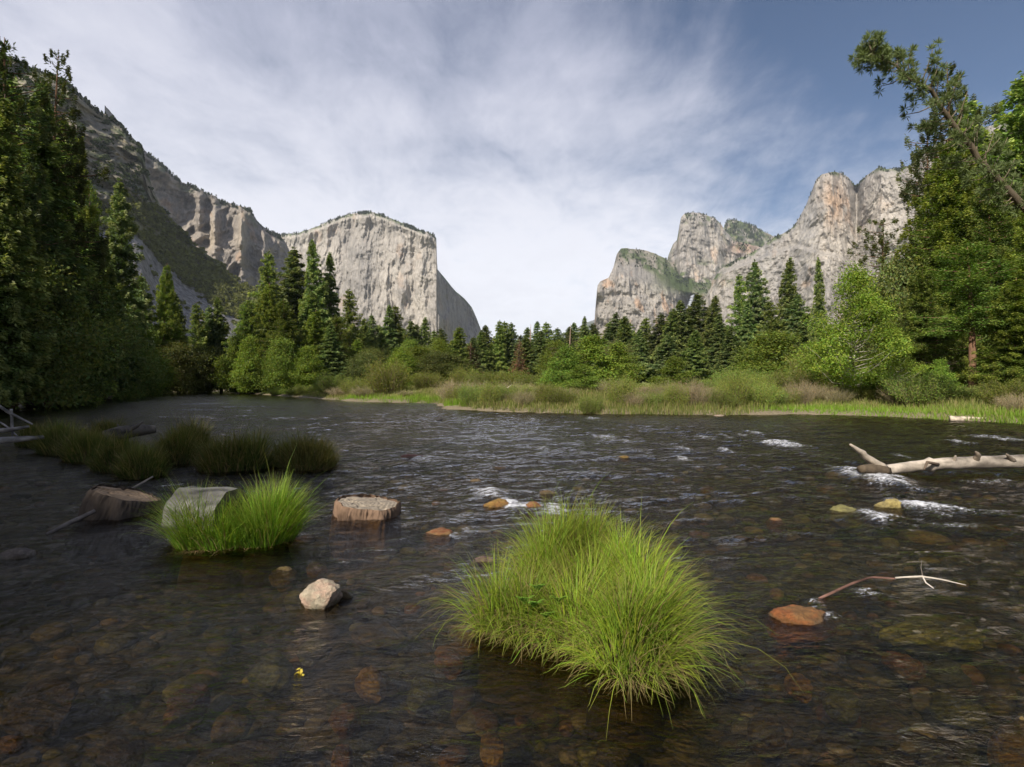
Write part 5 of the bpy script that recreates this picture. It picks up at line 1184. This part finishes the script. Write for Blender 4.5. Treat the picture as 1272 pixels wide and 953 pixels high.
def stump(name, label, cx, cyy, zt, r0, h, tilt, rz, seed, barkc, topc, ell=1.0):
    """short cut section of trunk with furrowed bark, raised rim and a cracked sawn top"""
    e = bpy.data.objects.new(name, None); COL.objects.link(e); e.location = (cx, cyy, zt); e.rotation_euler = (tilt[0], tilt[1], rz); tag(e, label, 'stump')
    r = np.random.RandomState(seed); na, nh = 260, 30; a = np.linspace(0, 2 * math.pi, na, endpoint=False)
    base = 1 + .07 * np.sin(a * 2 + seed) + .05 * np.sin(a * 5 + 1) + .03 * np.sin(a * 9)
    V, C = [], []
    for j in range(nh):
        t = j / (nh - 1); z = -t * h
        f = ridged(np.cos(a) * 15 * r0 + seed, np.sin(a) * 15 * r0, np.full(na, z * 5), 4, 0.65, seed=seed); rr = r0 * base * (1 + .10 * t) * (1 + .11 * f) * (1 if j else .955)
        V.append(np.stack([np.cos(a) * rr * ell, np.sin(a) * rr, z + f * (.015 if j == 0 else 0)], -1)); C.append(np.array(barkc) * (.55 + .6 * sstep(-.4, .5, f))[:, None])
    bark_v = np.concatenate(V); i = np.arange(nh - 1)[:, None] * na; jn = np.arange(na)[None, :]; k = (jn + 1) % na
    Q = np.stack([i + jn, i + na + jn, i + na + k, i + k], -1).reshape(-1, 4)
    g = Geo(); g.add(bark_v, Q, None, np.concatenate(C)); link('bark', g.mesh('bark', M_BARK), e)
    V, C = [], []; nr = 22
    for j in range(nr):
        q = j / (nr - 1); rr = r0 * base * .955 * (q * .985 + .002); x, y = np.cos(a) * rr * ell, np.sin(a) * rr
        z = -.012 + .008 * fbm(x * 9, y * 30, x * 0, 3, seed=seed) - .03 * sstep(.55, .8, ridged(x * 3.1, y * 9 + seed, x * 0, 2, seed=seed + 2))
        V.append(np.stack([x, y, z], -1)); s = .8 + .25 * math.sin(j * 2.2) + .35 * fbm(x * 5, y * 26, x * 0, 4, seed=seed + 4); C.append(np.array(topc) * s[:, None])
    i = np.arange(nr - 1)[:, None] * na; Q = np.stack([i + jn, i + k, i + na + k, i + na + jn], -1).reshape(-1, 4)
    g = Geo(); g.add(np.concatenate(V), Q[:, ::-1], None, np.clip(np.concatenate(C), .02, .8)); link('cut_top', g.mesh('cut_top', M_WOOD), e)
    return e
x, y = GP(457, 622, .19); stump('tree_stump', 'round sawn stump with furrowed red-brown bark sitting in midstream', x, y, .17, .375, .75, (math.radians(4), math.radians(4), ), 0.3, 3, (.19, .125, .085), (.33, .275, .21))
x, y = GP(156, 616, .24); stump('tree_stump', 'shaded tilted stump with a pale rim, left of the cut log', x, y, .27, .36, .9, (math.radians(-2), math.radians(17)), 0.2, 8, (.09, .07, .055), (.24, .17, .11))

def log_section():
    """short thick length of trunk lying on its side, sawn end turned to the right"""
    e = bpy.data.objects.new('cut_log', None); COL.objects.link(e); x, y = GP(243, 655, .22); e.location = (x, y + .25, .30); tag(e, 'short grey weathered log section on its side, shaded sawn end facing right', 'log')
    R = .30; n = 26; t = np.linspace(-.30, .30, n); a0 = math.radians(12)
    path = np.stack([t * math.cos(a0), -t * math.sin(a0) * 1.0, -.02 + 0 * t], -1)
    rad = R * np.where(t < -.28, .80 + .2 * sstep(-.40, -.28, t), 1.0) * (1 + .02 * np.sin(t * 14))
    V, Q, Tr = tube(path, rad, 56, .0, 4, caps=False)
    nz = fbm(V[:, 0] * 2, V[:, 1] * 18, V[:, 2] * 18, 4, seed=31); c = V - path.repeat(56, 0); V = path.repeat(56, 0) + c * (1 + .06 * nz + .025 * np.tile(np.sin(np.linspace(0, 2 * math.pi, 56, endpoint=False) * 9), n))[:, None]
    g = Geo(); g.add(V, Q, None, np.array([.125, .12, .11]) * (1 + 1.2 * nz)[:, None]); link('weathered_side', g.mesh('weathered_side', M_WOOD), e)
    for nm, idx, col in (('sawn_end', n - 1, (.14, .12, .09)), ('broken_end', 0, (.36, .33, .3))):  # sawn end coloured darker to stand for its side turned from the sun
        ring = V[idx * 56:(idx + 1) * 56]; cc = ring.mean(0); rings = [cc + (ring - cc) * f + unit(path[idx] - path[n // 2]) * (.004 + .008 * (1 - f)) for f in (1, .75, .5, .25, .03)]
        VV = np.concatenate(rings); m = np.arange(4)[:, None] * 56; j = np.arange(56)[None, :]; k = (j + 1) % 56; QQ = np.stack([m + j, m + k, m + 56 + k, m + 56 + j], -1).reshape(-1, 4)
        g = Geo(); g.add(VV, QQ, None, np.array(col) * (.8 + .3 * np.sin(np.repeat(np.arange(5), 56) * 2.1))[:, None]); link(nm, g.mesh(nm, M_WOOD), e)
log_section()

def limb(name, label, cat, pts, radii, col, twigs=(), group=None, sides=10, knots=0, seed=0, mat=None, twig_name='branch'):
    """fallen trunk or stick through points given as (px, py, distance); parts: trunk and each side branch"""
    P = np.array([WP(*p) for p in pts]); k = np.linspace(0, len(P) - 1, (len(P) - 1) * 8 + 1)
    path = np.stack([np.interp(k, np.arange(len(P)), P[:, j]) for j in range(3)], -1)
    for _ in range(3): path[1:-1] = (path[:-2] + 2 * path[1:-1] + path[2:]) / 4
    rad = np.interp(k, np.arange(len(P)), radii); r = np.random.RandomState(seed)
    if knots:
        for i in r.choice(len(rad) - 2, knots, replace=False) + 1: rad[i] *= r.uniform(1.15, 1.4)
    o0 = path[0].copy(); e = bpy.data.objects.new(name, None); COL.objects.link(e); e.location = o0; tag(e, label, cat, group)
    g = Geo(); V, Q, Tr = tube(path - o0, rad, sides, .07, seed); n2 = fbm(V[:, 0] * 4, V[:, 1] * 9, V[:, 2] * 9, 4, seed=seed + 5); g.add(V, Q, Tr, np.asarray(col) * np.clip(1 + 1.6 * n2, .3, 1.7)[:, None]); link('trunk', g.mesh('trunk', mat or M_WOOD), e)
    for tw, tr, tc in twigs:
        p = np.array([WP(*q) for q in tw]) - o0; g = Geo(); kk = np.linspace(0, len(p) - 1, (len(p) - 1) * 4 + 1); pp = np.stack([np.interp(kk, np.arange(len(p)), p[:, j]) for j in range(3)], -1)
        pp[1:-1] += r.normal(0, np.mean(tr) * .1, (len(pp) - 2, 3)); g.tube(pp, np.interp(kk, np.arange(len(p)), tr), 8, tc, .08, seed); link(twig_name, g.mesh(twig_name, mat or M_WOOD), e)
    return e
PALEW = (.46, .39, .30)
limb('fallen_log', 'pale fallen trunk reaching in from the right edge over the water, forked tip', 'log', [(1420, 566, 10.6), (1340, 572, 10.5), (1272, 573, 10.4), (1220, 574, 10.4), (1170, 576, 10.3), (1130, 580, 10.3), (1100, 584, 10.2), (1082, 587, 10.2)],
     [.15, .135, .118, .112, .105, .098, .09, .07], (.31, .265, .215), [([(1098, 582, 10.2), (1080, 571, 10.1), (1068, 561, 10.0), (1056, 552, 9.9)], [.075, .065, .05, .018], (.44, .37, .29)), ([(1100, 586, 10.2), (1082, 582, 10.0), (1068, 583, 9.9)], [.11, .09, .07], (.12, .09, .06)),
      ([(1212, 573, 10.35), (1215, 565, 10.25), (1212, 561, 10.2)], [.065, .045, .012], (.2, .16, .12)), ([(1258, 573, 10.35), (1250, 564, 10.2)], [.06, .012], (.2, .16, .12)), ([(1184, 575, 10.3), (1187, 566, 10.2)], [.05, .012], (.3, .25, .2)),
      ([(1165, 577, 10.2), (1152, 574, 10.0), (1148, 584, 10.0)], [.03, .025, .012], (.15, .11, .08))], sides=16, knots=4, seed=3)
limb('bare_branch', 'thin reddish branch with a white forked tip lying on the water at the right', 'branch', [(1004, 750, 4.4), (1030, 738, 4.5), (1060, 724, 4.6), (1082, 717, 4.65), (1112, 719, 4.65)], [.009, .011, .010, .009, .007], (.22, .12, .09),
     [([(1112, 718, 4.65), (1145, 716, 4.6), (1170, 720, 4.55), (1200, 727, 4.5)], [.007, .007, .005, .003], (.50, .44, .36)), ([(1146, 716, 4.6), (1150, 724, 4.55), (1160, 731, 4.5)], [.006, .005, .003], (.62, .56, .47)), ([(1146, 716, 4.6), (1144, 705, 4.6), (1145, 696, 4.6)], [.003, .002, .001], (.3, .25, .2))], seed=5, twig_name='twig')
limb('drift_stick', 'pale stick slanting into the water left of the shaded stump', 'stick', [(58, 664, 6.3), (90, 648, 6.6), (118, 635, 6.8)], [.02, .028, .024], (.17, .14, .12), seed=6)
limb('drift_stick', 'short pale stick rising behind the shaded stump', 'stick', [(150, 614, 7.7), (170, 604, 7.9), (190, 592, 8.1)], [.016, .018, .012], (.20, .17, .14), seed=7)
limb('drift_log', 'dark drift log with a jagged root lying in the grass bar', 'log', [(128, 542, 15), (150, 537, 15.2), (175, 534, 15.4), (194, 533, 15.6)], [.14, .18, .16, .10], (.10, .085, .07), [([(160, 536, 15.2), (172, 528, 15.2), (178, 524, 15.2)], [.06, .04, .02], (.14, .12, .1)), ([(150, 536, 15.2), (146, 527, 15.2)], [.04, .015], (.14, .12, .1))], seed=8)
for i, (pts, rd, lab) in enumerate([([(-20, 492, 14), (10, 512, 14), (40, 527, 14)], .05, 'bleached driftwood pole slanting down at the left edge'), ([(-10, 548, 13), (18, 546, 13.2), (55, 543, 13.4)], .10, 'thick grey driftwood log lying low at the left edge'),
                                   ([(14, 508, 14), (15, 530, 14), (16, 548, 14)], .04, 'upright bleached stake in the driftwood at the left edge'), ([(-10, 536, 13.4), (12, 534, 13.4), (36, 530, 13.5)], .07, 'grey driftwood limb above the thick low log'),
                                   ([(-10, 520, 14.4), (6, 528, 14.2), (22, 542, 14)], .03, 'thin bleached stick crossing the driftwood pile')]):
    limb('driftwood', lab, 'driftwood', pts, [rd * .8, rd * .75, rd * .4], (.20, .18, .165), group='driftwood at the left edge', seed=20 + i)
limb('bank_log', 'weathered log lying along the right bank at the waterline', 'log', [(1180, 520, 25.5), (1205, 521, 25.2), (1232, 522, 25), (1258, 521, 24.8)], [.14, .13, .12, .08], (.48, .40, .31), seed=31)
limb('bank_log', 'short pale log just behind the long log on the right bank', 'log', [(1218, 516, 26.5), (1245, 517, 26.4), (1262, 516, 26.2)], [.09, .09, .07], (.42, .34, .27), seed=32)
limb('fallen_branch', 'bleached tangled branch in front of the tan brush across the river', 'branch', [(612, 486, 40), (626, 492, 38), (642, 490, 38), (662, 494, 38)], [.05, .05, .05, .03], (.5, .42, .33), [([(626, 491, 38), (630, 482, 38), (636, 478, 38)], [.04, .03, .015], (.5, .42, .33)), ([(642, 490, 38), (650, 482, 38)], [.03, .015], (.5, .42, .33))], seed=33)
def floating_leaf():
    x, y = GP(373, 858, -.1); r = np.random.RandomState(2); n = 14; c = r.normal(0, .016, (n, 3)) * np.array([1, 1, .3]); ax = unit(r.normal(size=(n, 3))); V, Q = leaf_quads(c, ax, unit(np.cross(ax, [0, 0, 1.0])), np.full(n, .03), np.full(n, .018))
    g = Geo(); g.add(V, Q, None, (.62, .48, .06)); o = link('leaf_cluster', g.mesh('leaf_cluster', M_LEAF, False), None, (x, y, .012)); tag(o, 'tiny bright yellow leaf cluster in the water at the lower left', 'leaves')
floating_leaf()

def haze():
    bm = bmesh.new(); bmesh.ops.create_cube(bm, size=1.0); me = bpy.data.meshes.new('haze'); bm.to_mesh(me); bm.free()
    x0, x1, y0, y1, z0, z1 = -9100, 9100, -400, 12300, -2.0, 1280
    m = bpy.data.materials.new('haze_air'); m.use_nodes = True; T_ = NT(m.node_tree)
    v = T_.n('ShaderNodeVolumePrincipled', {'Color': (0.80, 0.88, 1.0, 1), 'Density': HAZE, 'Anisotropy': 0.0}); o_ = T_.n('ShaderNodeOutputMaterial'); T_.link(v.outputs[0], o_.inputs['Volume'])
    me.materials.append(m); o = link('haze', me, None, ((x0 + x1) / 2, (y0 + y1) / 2, (z0 + z1) / 2)); o.scale = (x1 - x0, y1 - y0, z1 - z0); tag(o, 'thin blue valley haze', kind='stuff')
haze()
